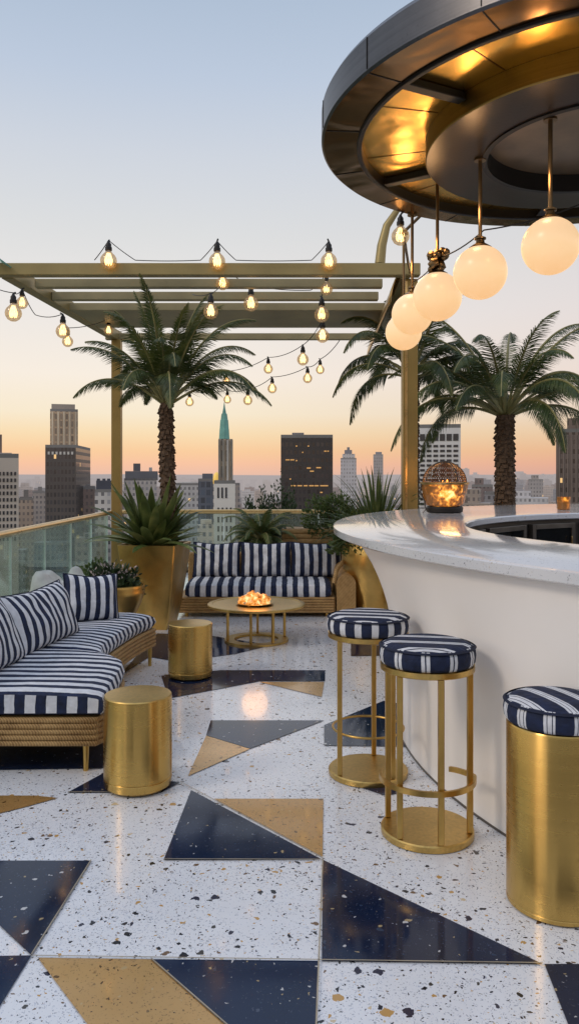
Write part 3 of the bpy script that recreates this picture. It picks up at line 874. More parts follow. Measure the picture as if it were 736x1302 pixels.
# --- crescent sofa by the glass
so1 = thing('curved_sofa', 'curved wicker sofa with navy and white striped seat beside the glass balustrade', 'sofa', (-1.5,5.0,0))
SO = (-1.5,5.0,0)
near_in = [(-.93,3.94),(-.945,4.2),(-.962,4.5),(-.985,4.68),(-1.06,4.82),(-1.16,4.93)]
near_out = [(-2.0,3.94),(-1.97,4.15),(-1.94,4.4),(-1.92,4.6),(-1.90,4.8),(-1.88,4.95)]
far_in = [(-1.175,4.96),(-1.215,5.15),(-1.205,5.4),(-1.17,5.75),(-1.12,6.05),(-1.065,6.27)]
far_out = [(-1.88,4.98),(-1.86,5.2),(-1.84,5.5),(-1.82,5.8),(-1.80,6.05),(-1.78,6.27)]
seat_cushion('seat_cushion', near_in, near_out, .287, .40, so1, per=.105, O=SO, phase=.2)
seat_cushion('seat_cushion', far_in, far_out, .287, .40, so1, per=.085, O=SO)
edge_in, _ = resample([(x-.012,y+.01) for x,y in near_in] + [(x-.012,y) for x,y in far_in], 40)
poly = [(p.x-.02,p.y) for p in edge_in] + [(-1.80,6.25),(-1.9,4.95),(-2.0,3.97)]
b = MB(); b.prism([(x-SO[0], y-SO[1]) for x,y in poly], .145, .284); b.build('seat_frame', mt['wicker'], so1, smooth=0)
pth = [(-2.0,3.955)] + [(-1.6,3.953),(-1.2,3.952),(-.975,3.953)] + [(p.x,p.y) for p in edge_in[1:]] + [(-1.1,6.28),(-1.78,6.28)]
wicker_rows('wicker_skirt', pth, .14, .285, so1, 5, SO)
bk = [(-2.03,3.95),(-1.99,4.4),(-1.94,5.0),(-1.88,5.6),(-1.84,6.25)]
bb_, _ = resample(bk, 20)
b = MB()
for p in bb_:
    for (dx, z) in ((0,.15),(.10,.15),(-.02,.62),(-.10,.62)): b.v.append((p.x+dx-SO[0], p.y-SO[1], z))
for i in range(19):
    for (a, c) in ((1,2),(2,3),(3,0),(0,1)): b.face([i*4+a, (i+1)*4+a, (i+1)*4+c, i*4+c])
b.face([1,2,3,0]); b.face([19*4+0,19*4+3,19*4+2,19*4+1])
b.build('backrest', mt['wicker'], so1, smooth=30)
for (x,y) in ((-1.035,4.0),(-1.10,6.2),(-1.9,4.02),(-1.78,6.2),(-1.25,5.2)):
    b = MB(); b.lathe([(.013,0),(.017,.142)], 12, c=(x-SO[0], y-SO[1], 0)); b.build('leg', mt['brass_leg'], so1)
pl = [('big striped scatter cushion slumped on the end of the curved sofa next to the camera', .86,.44,.20,(-1.62,4.30,.405),(R(-26),0,R(84)),1),
      ('big striped scatter cushion in the middle of the curved sofa back', .84,.40,.18,(-1.53,5.07,.405),(R(-24),0,R(80)),2),
      ('small square striped cushion standing alone at the far tip of the curved sofa', .42,.36,.14,(-1.475,5.88,.412),(R(-16),R(4),R(34)),3)]
for (lab,W,H,T_,loc,rot,sd) in pl:
    o = pillow('scatter_cushion', W,H,T_, None, mt['stripe_sofa'], per=.078 if W > .5 else .075, loc=loc, rot=rot, seed=sd)
    tag(o, lab, 'cushion', 'striped cushions on the curved sofa')

# --- back sofa
so2 = thing('wicker_sofa', 'straight low wicker sofa with striped seat facing the round coffee table', 'sofa', (-.35,8.7,0))
S2 = (-.35,8.7,0)
n_in = [(X(235,8.3)+.0,8.32),(-.8,8.32),(-.35,8.32),(.1,8.32),(.44,8.32)]
n_out = [(x,9.02) for x,_ in n_in]
seat_cushion('seat_cushion', n_in, n_out, .215, .345, so2, per=.115, O=S2, along=False, n=60)
b = MB(); b.box((-.345-S2[0], 8.72-S2[1], .13), (1.66,.74,.16)); b.build('seat_frame', mt['wicker'], so2, smooth=0)
wicker_rows('wicker_skirt', [(-1.18,9.1),(-1.18,8.36),(-1.17,8.34),(.47,8.34)], .045, .212, so2, 6, S2)
b = MB(); b.box((-.345-S2[0], 9.14-S2[1], .33), (1.66,.08,.57)); b.build('backrest', mt['wicker'], so2, smooth=0, bevel=.02)
# rounded arm
b = MB(); n = 16
arm = []
for k in range(n+1):
    a = PI*k/n
    arm.append((.60 - .10*math.cos(a), .36 + .09*math.sin(a)))
for i, y in enumerate((8.30,8.5,8.8,9.1)):
    yy = y
    dz = (0,.03,.07,.1)[i]
    for (x,z) in [(.50,.05)] + arm + [(.70,.05)]: b.v.append((x-S2[0], yy-S2[1], z + (dz if z > .1 else 0)))
q = n+3
for i in range(3):
    for j in range(q-1): b.face([i*q+j, (i+1)*q+j, (i+1)*q+j+1, i*q+j+1])
b.face(list(range(q))[::-1]); b.face([3*q+j for j in range(q)])
b.build('armrest', mt['wicker'], so2, smooth=40)
b = MB(); b.tube([(.47-S2[0],8.33-S2[1],.36),(.50-S2[0],8.36-S2[1],.50),(.60-S2[0],8.5-S2[1],.60),(.68-S2[0],8.8-S2[1],.66),(.66-S2[0],9.1-S2[1],.68)], .022, 8); b.build('arm_rail', mt['wicker'], so2)
for (x,y) in ((-1.1,8.42),(.4,8.42),(-1.1,9.05),(.4,9.05)):
    b = MB(); b.lathe([(.02,0),(.02,.05)], 12, c=(x-S2[0], y-S2[1], 0)); b.build('leg', mt['brass_leg'], so2)
for i, (px0, px1, lab) in enumerate(((246,304,'striped back cushion on the straight sofa, next to the tall gold planter'),
                                     (307,369,'striped back cushion in the middle of the straight sofa'),
                                     (371,434,'striped back cushion on the straight sofa, next to the rounded armrest'))):
    d = 8.9
    x0, x1 = X(px0,d), X(px1,d)
    o = pillow('back_cushion', x1-x0+.02, .40, .16, None, mt['stripe_sofa'], per=.105, loc=((x0+x1)/2, d, .352), rot=(R(-10),0,R((-2,1,2)[i])), seed=20+i)
    tag(o, lab, 'cushion', 'back cushions of the straight sofa')

# ------------------------------------------------------------------ brass drum tables
def drum_table(x, y, r, h, lab):
    t = thing('drum_table', lab, 'side table', (x,y,0), random.uniform(0,3), 'brass drum tables')
    b = MB(); b.lathe([(r-.022,.004),(r-.004,.018),(r,.045),(r,.052),(r-.003,.055),(r,.058),(r,h-.02),(r-.002,h-.006)], 80, cap=False); b.build('drum_body', mt['brass_drum'], t)
    b = MB(); b.lathe([(r-.002,h-.006),(r-.006,h-.001),(r-.014,h),(0.001,h)], 80, cap=False); b.build('table_top', mt['brass_disc'], t)
    b = MB(); b.lathe([(r-.03,0),(r-.02,.006)], 60); b.build('foot_ring', mt['black_metal'], t)
drum_table(X(175.5,3.80), 3.80, .163, .447, 'brushed brass drum side table at the near end of the curved sofa')
drum_table(X(242,5.86), 5.86, .164, .404, 'brushed brass drum side table between the curved sofa and the round coffee table')

# ------------------------------------------------------------------ coffee table and fire bowl
ct = thing('coffee_table', 'round brass coffee table on slim legs in front of the straight sofa', 'coffee table', (X(326,7.15),7.15,0))
b = MB(); b.lathe([(.43,.318),(.442,.322),(.442,.338),(.43,.343),(.40,.343),(.395,.338),(0.001,.338)], 80, cap=False); b.lathe([(.001,.318),(.43,.318)], 80, cap=False); b.build('table_top', mt['brass_disc'], ct)
for k, a in enumerate((200, 262, 305, 20, 90)):
    a = R(a); x, y = .27*math.cos(a), .27*math.sin(a)
    b = MB(); b.box((x,y,.17), (.022,.022,.296), rz=a); b.build('leg', mt['brass_leg'], ct, smooth=0, bevel=.003)
b = MB(); b.lathe([(.20,.002),(.29,.002),(.29,.020),(.20,.020),(.20,.002)], 64, cap=False); b.build('base_ring', mt['brass_disc'], ct)
fb = thing('fire_bowl', 'shallow bowl heaped with glowing embers on the coffee table', 'fire bowl', (X(324,7.1),7.1,.339))
b = MB(); b.lathe([(.12,0),(.155,.006),(.17,.016),(.166,.018),(.13,.012),(0.001,.012)], 40); b.build('bowl', mt['brass_disc'], fb)
b = MB()
for k in range(46):
    rr_ = .13*math.sqrt(random.random()); a = random.uniform(0,2*PI)
    b.ball((rr_*math.cos(a), rr_*math.sin(a), .025+random.uniform(0,.085)*(1-rr_/.16)), random.uniform(.016,.036), 7, 5, jit=.7, seed=k)
tag(b.build('embers', mt['ember'], fb, smooth=30), kind='stuff')

# ------------------------------------------------------------------ stools
def round_cushion(r, z0, z1, mat, parent, per, topdir, seg=96, sideper=None, phase=0, dome=.002):
    sideper = sideper or per
    h = z1-z0
    prof = [(r-.03,z0),(r-.006,z0+.004),(r+.002,z0+h*.2),(r+.005,z0+h*.5),(r+.002,z1-h*.26),(r-.004,z1-h*.14),(r-.016,z1-.006),(r-.04,z1+.004),(r*.6,z1+.004+dome*.6),(r*.3,z1+.004+dome*.9),(.001,z1+.004+dome)]
    b = MB()
    b.lathe(prof, seg, cap=False)
    # planar uv on the top, wrapped uv on the side
    uv = []
    for fi, f in enumerate(b.f):
        i = fi // seg; k = fi % seg
        if i <= 5:
            a0, a1 = 2*PI*k/seg*r/sideper, 2*PI*(k+1)/seg*r/sideper
            uv.append([(a0,i),(a1,i),(a1,i+1),(a0,i+1)])
        else:
            uv.append([((b.v[q][0]*topdir[0]+b.v[q][1]*topdir[1])/per+phase, .5) for q in f])
    b.uv = uv
    o = b.build('cushion', mat, parent, smooth=60)
    p = MB(); p.lathe([(r-.004,z1-h*.14-.004),(r+.006,z1-h*.14),(r-.004,z1-h*.14+.006)], seg, cap=False); p.build('piping', mt['stripe_navy'], o)
    return o
def wire_stool(x, y, lab, legs, arc, mat, seat_z, r=.195, leg_in=.015, rz=0, ringr=None):
    t = thing('bar_stool', lab, 'bar stool', (x,y,0), 0, 'brass bar stools with round striped cushions')
    b = MB(); b.lathe([(r,.003),(r+.001,.006),(r+.001,.026),(r-.004,.031),(0.001,.031)], 72, cap=False); b.build('base_plate', mt['brass_disc'], t)
    b = MB(); b.lathe([(r*.6,seat_z-.016),(r-.002,seat_z-.016),(r+.004,seat_z-.012),(r+.004,seat_z+.010),(r-.01,seat_z+.012),(r*.6,seat_z+.012),(r*.6,seat_z-.016)], 72, cap=False); b.build('seat_ring', mt['brass_disc'], t)
    for a in legs:
        a = R(a); lx, ly = (r-leg_in)*math.cos(a), (r-leg_in)*math.sin(a)
        b = MB(); b.box((lx,ly,(seat_z-.016+.0315)/2), (.024,.024,seat_z-.016-.0325), rz=a*0); b.build('leg', mt['brass_leg'], t, smooth=0, bevel=.003)
    b = MB(); zf, a0, a1, rr_ = arc
    pts = []
    for k in range(41):
        a = R(a0+(a1-a0)*k/40); q = rr_ if (k < 34 or ringr) else rr_*(1-.045*(k-33))
        pts.append((q*math.cos(a), q*math.sin(a), zf))
    if ringr:
        b.tube(pts[:-1], ringr, 8, closed=True)
    # flat strip footrest
    for k, p in enumerate([] if ringr else pts):
        d = Vector((p[0],p[1],0)).normalized()
        for (o_, dz) in ((-.006,-.011),(.006,-.011),(.006,.011),(-.006,.011)): b.v.append((p[0]+d.x*o_, p[1]+d.y*o_, p[2]+dz))
    if not ringr:
        for k in range(40):
            for j in range(4): b.face([k*4+j, k*4+(j+1) % 4, (k+1)*4+(j+1) % 4, (k+1)*4+j])
        b.face([0,1,2,3]); b.face([163,162,161,160])
    b.build('footrest', mt['brass_leg'], t, smooth=50)
    round_cushion(r+.004, seat_z+.010, seat_z+.098, mat, t, .088 if mat == mt['stripe_stool'] else .12, (.18,1), sideper=.082 if mat == mt['stripe_stool'] else .115)
    return t
wire_stool(X(470,3.96)-.008, 3.96, 'brass bar stool with even striped round cushion, standing nearest the sofas', (215,305,75), (.235,20,380,.178), mt['stripe_stool'], .705, r=.198, ringr=.006)
wire_stool(X(543,3.30), 3.30, 'brass bar stool with navy cushion of paired white stripes, standing against the bar front', (222,278,338,150), (.24,165,395,.196), mt['stripe_pair'], .705, r=.192)
t = thing('drum_stool', 'solid brushed brass drum stool with navy cushion of thin white stripes', 'drum stool', (X(708,2.77),2.77,0), 0)
r = .173
b = MB(); b.lathe([(r-.006,.003),(r,.008),(r,.02),(r-.002,.022),(r,.024),(r,.628),(r-.004,.634)], 96, cap=False); b.build('drum_body', mt['brass_drum'], t)
b = MB(); b.lathe([(r-.004,.634),(.001,.634)], 60, cap=False); b.build('seat_plate', mt['brass_disc'], t)
round_cushion(r+.006, .636, .718, mt['stripe_double'], t, .098, (1,.35), sideper=.098, phase=.3, dome=.010)

# ------------------------------------------------------------------ lantern and votive
ln = thing('fire_lantern', 'wire domed amber glass lantern with fire inside, on the bar top', 'lantern', (X(565,7.25),7.25,CT))
r = .215
b = MB(); b.lathe([(.15,.002),(.165,.01),(.17,.045),(.16,.06),(.10,.062)], 40); b.build('base', mt['black_metal'], ln)
b = MB(); b.lathe([(.12,.062),(.168,.07),(.182,.10),(.203,.20),(r,.262),(.207,.262),(.178,.12),(.12,.07)], 64, cap=False); b.build('bowl', mt['fire_glass'], ln)
b = MB(); b.lathe([(r-.004,.258),(r+.008,.262),(r+.010,.278),(r-.002,.284),(r-.012,.27)], 64, cap=False); b.build('rim_band', mt['rail_brass'], ln)
b = MB(); nU = 54
def dome(th, a):
    q = r*.93*math.cos(th)**1.1
    return (q*math.cos(a), q*math.sin(a), .275+.20*math.sin(th)**.95)
for s in (-1, 1):
    for k in range(nU):
        a0 = 2*PI*k/nU
        b.tube([dome(PI/2*.97*i/14, a0+s*.9*i/14) for i in range(15)], .0024, 4)
for th in (.25,.55,.85,1.15): b.tube([dome(th, 2*PI*k/36) for k in range(36)], .0020, 4, closed=True)
b.build('wire_dome', plain('lantern_wire', (.10,.055,.025), rough=.4, metal=.8), ln, smooth=60)
b = MB()
for a in (0,PI/2,PI,3*PI/2): b.tube([dome(PI/2*i/12, a+.4) for i in range(13)], .0055, 6)
b.build('dome_rib', mt['black_metal'], ln)
b = MB(); b.tube([(-r-.005,-.03,.27),(-r-.012,-.03,.19),(-.19,-.04,.11),(-.185,-.05,.03),(-.21,-.05,.005)], .008, 6); b.build('bail_handle', mt['fascia'], ln)
b = MB()
for k in range(9):
    a = 2*PI*k/9; q = .07+.03*math.sin(k*2.1)
    b.tube([(q*math.cos(a), q*math.sin(a), .08),(q*.9*math.cos(a+.3), q*.9*math.sin(a+.3), .16),(q*.4*math.cos(a), q*.4*math.sin(a), .25+.06*math.sin(k*1.7))], [.03,.024,.003], 6)
b.build('flame', emit('flame', (1.0,.45,.10), 1.8), ln, smooth=80)
vt = thing('votive_candle', 'small square amber glass votive holder burning on the bar top', 'candle', (X(716.5,7.85),7.85,CT), .2)
b = MB(); w = .062
b.lathe([(w*.9,.002),(w,.01),(w*1.04,.13),(w*.97,.13),(w*.92,.02),(.001,.015)], 24); b.build('holder', mt['fire_glass'], vt)
b = MB(); b.lathe([(.03,.016),(.03,.06),(.001,.062)], 16); b.ball((0,0,.085), .014, 8, 8, sq=(1,1,1.8)); b.build('candle', emit('candle', (1.0,.6,.22), 3.0), vt)

# ------------------------------------------------------------------ plants
def frond(b, base, az, el, Lf, droop, leaf, nl=44, wid=.016, br=None, hang=.5, start=.24):
    d0 = Vector((math.cos(az)*math.cos(el), math.sin(az)*math.cos(el), math.sin(el)))
    side = Vector((-math.sin(az), math.cos(az), 0))
    n = 26; P = [Vector(base)]; d = d0.copy()
    for i in range(n):
        t = i/n
        d = (d + Vector((0,0,-1))*droop/n*(.25+3.1*t)).normalized()
        P.append(P[-1] + d*(Lf/n))
    if br is not None: br.tube(P, [.013*Lf*(1-.85*i/n)+.0015 for i in range(n+1)], 5)
    for k in range(nl):
        t = start + (1-start)*(k+.3*random.random())/nl
        f = t*n; i = min(int(f), n-1); p = P[i].lerp(P[i+1], f-i)
        tg = (P[i+1]-P[i]).normalized(); up = side.cross(tg).normalized()
        ll = leaf*(math.sin(PI*min(1, .12+.88*t**.8))**.6)*(1-.35*t)*random.uniform(.85,1.12)
        for s in (-1, 1):
            ang = R(62-34*t)
            dr = (tg*math.cos(ang) + side*s*math.sin(ang) + up*random.uniform(.10,.38)).normalized()
            w = tg.cross(dr).cross(dr).normalized()*wid*(1-.3*t)
            m1 = p + dr*ll*.5 - Vector((0,0,1))*ll*hang*.12
            tip = p + dr*ll*.96 - Vector((0,0,1))*ll*hang*.55
            b0 = len(b.v)
            for q in (p-w*.35, p+w*.35, m1+w*.5, tip, m1-w*.5): b.v.append(tuple(q))
            b.face([b0,b0+1,b0+2,b0+4]); b.face([b0+4,b0+2,b0+3])
def palm_trunk(b, h, r0, r1, lean, seed=0):
    n = 30; pts = []
    for i in range(n+1):
        t = i/n; pts.append((lean*math.sin(t*1.6), 0, h*t))
    b.tube(pts, [r0+(r1-r0)*i/n for i in range(n+1)], 14)
    rnd = random.Random(seed)
    turns = int(h/.055)
    for k in range(turns*9):
        t = (k/9)/turns; a = k*2*PI/9 + (k//9)*.35
        rr_ = r0+(r1-r0)*t; cx = lean*math.sin(t*1.6)
        z = h*t
        rot = Matrix.Rotation(a, 3, 'Z') @ Matrix.Rotation(R(-28), 3, 'Y')
        a += rnd.uniform(-.22,.22); z += rnd.uniform(-.018,.018)
        rot = Matrix.Rotation(a, 3, 'Z') @ Matrix.Rotation(R(rnd.uniform(-42,-10)), 3, 'Y') @ Matrix.Rotation(rnd.uniform(-.35,.35), 3, 'X')
        b.box((cx+(rr_+.002)*math.cos(a), (rr_+.002)*math.sin(a), z), (.022*rnd.uniform(.5,1.5), rr_*rnd.uniform(.45,.75), .05*rnd.uniform(.6,1.5)), rot=rot)
def palm(loc, h, r0, r1, Lf, nf, lab, seed, lean=0, elmin=.42, elmax=1.42, droop=.9, leaf=.30, wid=.010, hang=.55):
    random.seed(seed)
    t = thing('palm_tree', lab, 'palm tree', loc)
    b = MB(); palm_trunk(b, h, r0, r1, lean, seed); b.build('trunk', mt['trunk'], t, smooth=30)
    b = MB(); br = MB(); top_ = (lean*math.sin(1.6), 0, h)
    for k in range(nf):
        f = (k+.5)/nf
        el = elmin + (elmax-elmin)*f
        az = k*2.39996 + random.uniform(-.25,.25)
        frond(b, (top_[0]+.03*math.cos(az), .03*math.sin(az), h-.02+.05*f), az, el, Lf*random.uniform(.85,1.12), droop*random.uniform(.75,1.3)*(1.1-.25*f), leaf, br=br, wid=wid, nl=100, hang=hang)
    cr = b.build('crown', mt['palm_leaf'], t, smooth=0)
    br.build('frond_stem', mt['rachis'], cr, smooth=60)
    return t
# left palm grows out of the tall gold planter
palm((X(216,7.9),7.92,.79), Z(512,7.9)-.79, .070, .058, 1.18, 31, 'feathery palm with slim trunk rising from the tall square gold planter', 3, lean=-.04, leaf=.27, droop=.95, elmin=.55)
palm((2.60,9.5,.0), Z(528,9.5), .115, .100, 1.70, 33, 'stout palm with thick scaly trunk behind the bar counter', 5, leaf=.36, droop=1.3, wid=.012, elmin=.40, elmax=1.25)
palm((1.56,10.1,.0), Z(478,10.1), .10, .085, 1.35, 22, 'drooping palm hidden behind the tall brass pergola post', 8, leaf=.32, droop=1.45, wid=.013, elmin=.25)
# sunken pots for the two palms behind the bar
def pot(name, lab, loc, prof, mat, soilr, soilz, sq=False, seg=48, cat='planter'):
    t = thing(name, lab, cat, loc)
    b = MB(); b.lathe(prof, seg, cap=False); b.build('pot', mat, t, smooth=50)
    b = MB(); b.lathe([(soilr,soilz),(.001,soilz+.02)], 32, cap=False); b.build('soil', mt['soil'], t)
    return t

# tall square tapered gold planter
PX, PY = X(197,7.80), 7.82
gp = thing('tall_planter', 'tall tapered square gold planter at the sofa corner', 'planter', (PX,PY,0), R(-9))
b = MB(); nz_ = 12; PH = .83
prof = []
for i in range(nz_+1):
    t = i/nz_; prof.append((.165 + .125*(t**.75) , PH*t))
prof += [(.270, PH), (.262, PH-.06)]
def sqring(h, z):
    out = []
    rr_ = .02
    for (sx, sy) in ((-1,-1),(1,-1),(1,1),(-1,1)):
        a0 = math.atan2(sy, sx) - PI/4
        for q in range(4):
            a = a0 + PI/2*q/3
            out.append((sx*(h-rr_)+rr_*math.cos(a), sy*(h-rr_)+rr_*math.sin(a), z))
    return out
for (h_, z) in prof: b.v += sqring(h_, z)
for i in range(len(prof)-1):
    for k in range(16): b.face([i*16+k, i*16+(k+1) % 16, (i+1)*16+(k+1) % 16, (i+1)*16+k])
b.build('pot', mt['planter_gold'], gp, smooth=40)
b = MB(); b.box((0,0,PH-.07), (.53,.53,.02)); b.build('soil', mt['soil'], gp, smooth=0)

def strap_plant(loc, lab, n, Lmin, Lmax, wid, mat, seed, spread=1.0, elmin=.1, elmax=1.45, droop=1.1, name='strap_leaf_plant', cat='plant'):
    rnd = random.Random(seed); b = MB()
    for k in range(n):
        az = k*2.39996+rnd.uniform(-.3,.3); f = (k+.5)/n
        el = elmin+(elmax-elmin)*f**.9
        Lf = rnd.uniform(Lmin,Lmax); d = Vector((math.cos(az)*math.cos(el), math.sin(az)*math.cos(el), math.sin(el)))
        side = Vector((-math.sin(az), math.cos(az), 0)); p = Vector((.03*math.cos(az), .03*math.sin(az), .02))
        m_ = 8; b0 = len(b.v); dr = droop*rnd.uniform(.5,1.2)
        for i in range(m_+1):
            t = i/m_; w = wid*(math.sin(PI*(.15+.85*t)))**.7*(1 if t < 1 else 0)+.0008
            up = side.cross(d).normalized()
            b.v.append(tuple(p-side*w+up*w*.35)); b.v.append(tuple(p)); b.v.append(tuple(p+side*w+up*w*.35))
            d = (d+Vector((0,0,-1))*dr/m_*(.3+1.4*t)).normalized(); p = p+d*(Lf/m_)
        for i in range(m_):
            for j in (0,1): b.face([b0+i*3+j, b0+i*3+j+1, b0+(i+1)*3+j+1, b0+(i+1)*3+j])
    t = thing(name, lab, cat, loc)
    b.build('leaves', mat, t, smooth=60)
    return t
strap_plant((PX-.02,PY-.10,PH-.06), 'broad strap leaf plant spilling over the tall gold planter', 80, .42, .78, .050, mt['strap_leaf'], 11, droop=.85, elmin=.28)
def bush(loc, lab, rx, ry, rz, n, leaf, mat, seed, name='leafy_bush', cat='bush', flowers=None, holes=.35, parts=True):
    rnd = random.Random(seed); b = MB(); fb_ = MB()
    for k in range(n):
        while True:
            v = Vector((rnd.uniform(-1,1), rnd.uniform(-1,1), rnd.uniform(-.2,1)))
            if v.length <= 1 and v.length > .25: break
        lump = mnoise.noise(v*2.2+Vector((seed,seed*.3,0)))
        v *= 1+.35*lump
        if lump < -holes: continue
        p = Vector((v.x*rx, v.y*ry, v.z*rz))
        d = Vector((v.x+rnd.uniform(-.8,.8), v.y+rnd.uniform(-.8,.8), v.z+rnd.uniform(-.3,.9))).normalized()
        w = d.cross(Vector((rnd.uniform(-1,1), rnd.uniform(-1,1), rnd.uniform(-1,1)))).normalized()
        s = leaf*rnd.uniform(.6,1.3)
        tgt = fb_ if flowers and v.z > .45 and rnd.random() < .35 else b
        b0 = len(tgt.v)
        if tgt is fb_: s *= .6
        nrm = d.cross(w)
        for q in (p, p+d*s*.5+w*s*.26+nrm*s*.06, p+d*s, p+d*s*.5-w*s*.26+nrm*s*.06): tgt.v.append(tuple(q))
        tgt.face([b0,b0+1,b0+2,b0+3])
    t = thing(name, lab, cat, loc)
    fo = b.build('foliage', mat, t, smooth=0)
    if flowers: tag(fb_.build('flowers', mt['petal'], t, smooth=0), kind='stuff')
    s_ = MB()
    for k in range(9):
        a = rnd.uniform(0,6.28); q = rnd.uniform(.3,.8)
        s_.tube([(0,0,-.05*rz),(rx*q*.4*math.cos(a), ry*q*.4*math.sin(a), rz*.35),(rx*q*math.cos(a), ry*q*math.sin(a), rz*.8)], [.03*rx,.02*rx,.006*rx], 5)
    s_.build('stems', mt['trunk'], t)
    return t
# round gold bowl planter with flowering bush
pot('bowl_planter', 'low round gold bowl planter behind the curved sofa tip', (X(146,7.05),7.05,0), [(.11,0),(.12,.10),(.18,.24),(.235,.36),(.262,.44),(.268,.47),(.262,.485),(.268,.50),(.26,.525),(.242,.53),(.23,.47)], mt['planter_gold'], .23, .47)
bush((X(143,7.05),7.05,.48), 'dark leafy bush with pale pink blossoms in the low gold bowl', .25,.22,.22, 1500, .055, mt['bush_leaf'], 31, name='flowering_bush', flowers=True)
# boulders and low plants along the glass
for (px, py, d, rx, rzz, lab, sd) in ((62,731,7.75,.22,.54,'rounded pale boulder by the glass, wider and nearer one',1),(101,729,8.35,.20,.47,'slanted pale boulder by the glass, next to the flowering bush',2)):
    t = MB(); t.ball((0,0,rzz*.42), 1, 28, 18, sq=(rx,rx*.8,rzz*.58), jit=.35, seed=sd)
    o = t.build('boulder', mt['pale_stone'], smooth=80); o.location = (X(px,d), d, 0)
    tag(o, lab, 'boulder', 'pale boulders by the glass')
bush((X(30,7.0),7.0,.0), 'low green shrub at the foot of the glass, end nearest the camera', .28,.5,.36, 1500, .07, mt['fresh_leaf'], 41, name='low_shrub')
bush((X(120,8.9)-.05,8.95,.0), 'low green shrub beside the slanted boulder', .30,.42,.50, 1500, .06, mt['fresh_leaf'], 43, name='low_shrub')
strap_plant((X(82,8.1),8.1,0), 'small grassy tuft in front of the pale boulders', 60, .3,.52,.010, mt['fresh_leaf'], 45, elmin=.5, name='grass_tuft')
# cycad behind the back sofa
random.seed(21)
def cycad(loc, lab, n, Lf, leaf, h, seed):
    random.seed(seed)
    t = thing('cycad', lab, 'plant', loc); b = MB(); br = MB()
    for k in range(n):
        f = (k+.5)/n; az = k*2.39996
        frond(b, (0,0,h), az, .05+1.2*f, Lf*random.uniform(.85,1.1), 1.5-.5*f, leaf, br=br, nl=34, wid=.014, hang=.25)
    c = b.build('fronds', mt['cycad_leaf'], t, smooth=0); br.build('frond_stem', mt['rachis'], c)
    s = MB(); s.lathe([(.10,0),(.11,h*.6),(.06,h)], 16); s.build('trunk', mt['trunk'], t)
cycad((X(332,9.75),9.75,.46), 'fan of dark cycad fronds behind the straight sofa', 46, .58, .15, .22, 22)
pot('round_planter', 'round gold planter holding the cycad behind the sofa', (X(332,9.75),9.75,0), [(.16,0),(.2,.2),(.25,.46),(.24,.50),(.22,.46)], mt['planter_gold'], .22, .455)
# wicker trough with bush
wt = thing('wicker_trough', 'long woven straw planter box between sofa and bar', 'planter', (.36,9.85,0))
b = MB(); b.box((0,0,.41), (.86,.40,.80)); b.build('box', mt['wicker'], wt, smooth=0, bevel=.01)
b = MB()
for k in range(14):
    z = .04+.06*k; b.tube([(-.44,.2,z),(-.44,-.21,z),(.44,-.21,z),(.44,.2,z)], .031, 6)
b.build('weave', mt['wicker'], wt, smooth=60)
b = MB(); b.box((0,0,.835), (.80,.36,.03)); b.build('straw_mulch', mt['wicker'], wt, smooth=0)
# bulbous gold planter half behind the bar
pot('bulbous_planter', 'curved bronze gold planter half hidden behind the bar end', (X(474,8.5),8.55,0), [(.17,0),(.19,.08),(.27,.30),(.325,.52),(.335,.66),(.315,.76),(.29,.79),(.275,.77),(.28,.70)], mt['planter_gold'], .28, .72, seg=64)
bush((X(425,9.7),9.75,.84), 'fresh green bush in the woven trough', .34,.26,.44, 2600, .055, mt['fresh_leaf'], 51)
bush((X(462,8.6),8.6,.74), 'dense leafy bush in the bronze gold planter', .36,.3,.36, 2600, .06, mt['fresh_leaf'], 52)
strap_plant((X(478,8.6),8.55,.76), 'tall grassy blades rising from the bronze gold planter', 190, .45, .92, .014, mt['cycad_leaf'], 53, elmin=.2, droop=1.1, name='blade_grass')
# tree just beyond the back railing
def tree(loc, lab, r, h, n, leaf, mat, seed, group=None, name='tree'):
    rnd = random.Random(seed)
    t = thing(name, lab, 'tree', loc, 0, group)
    b = MB(); tr = MB()
    tr.tube([(0,0,0),(.03*r,0,h*.35),(0,.02*r,h*.75)], [.09*r,.07*r,.02*r], 7)
    cl = []
    for k in range(16):
        v = Vector((rnd.gauss(0,.5), rnd.gauss(0,.5), rnd.uniform(-.7,.9)))
        c = Vector((v.x*r*.8, v.y*r*.8, h-r*.8+v.z*r*.75)); cl.append((c, r*rnd.uniform(.28,.5)))
        tr.tube([(0,0,h*.45),tuple(c*.6+Vector((0,0,h*.2))),tuple(c)], [.05*r,.03*r,.008*r], 5)
    for k in range(n):
        c, q = cl[k % 16]
        v = Vector((rnd.gauss(0,1), rnd.gauss(0,1), rnd.gauss(0,1))).normalized()*q*rnd.uniform(.5,1.1)
        p = c+v; d = (v.normalized()+Vector((rnd.uniform(-.8,.8), rnd.uniform(-.8,.8), rnd.uniform(-.6,.6)))).normalized()
        w = d.cross(Vector((rnd.uniform(-1,1), rnd.uniform(-1,1), rnd.uniform(-1,1)))).normalized(); s = leaf*rnd.uniform(.6,1.4)
        b0 = len(b.v)
        for z in (p, p+d*s*.5+w*s*.3, p+d*s, p+d*s*.5-w*s*.3): b.v.append(tuple(z))
        b.face([b0,b0+1,b0+2,b0+3])
    b.build('crown', mat, t, smooth=0); tr.build('trunk', mt['trunk'], t)
    return t

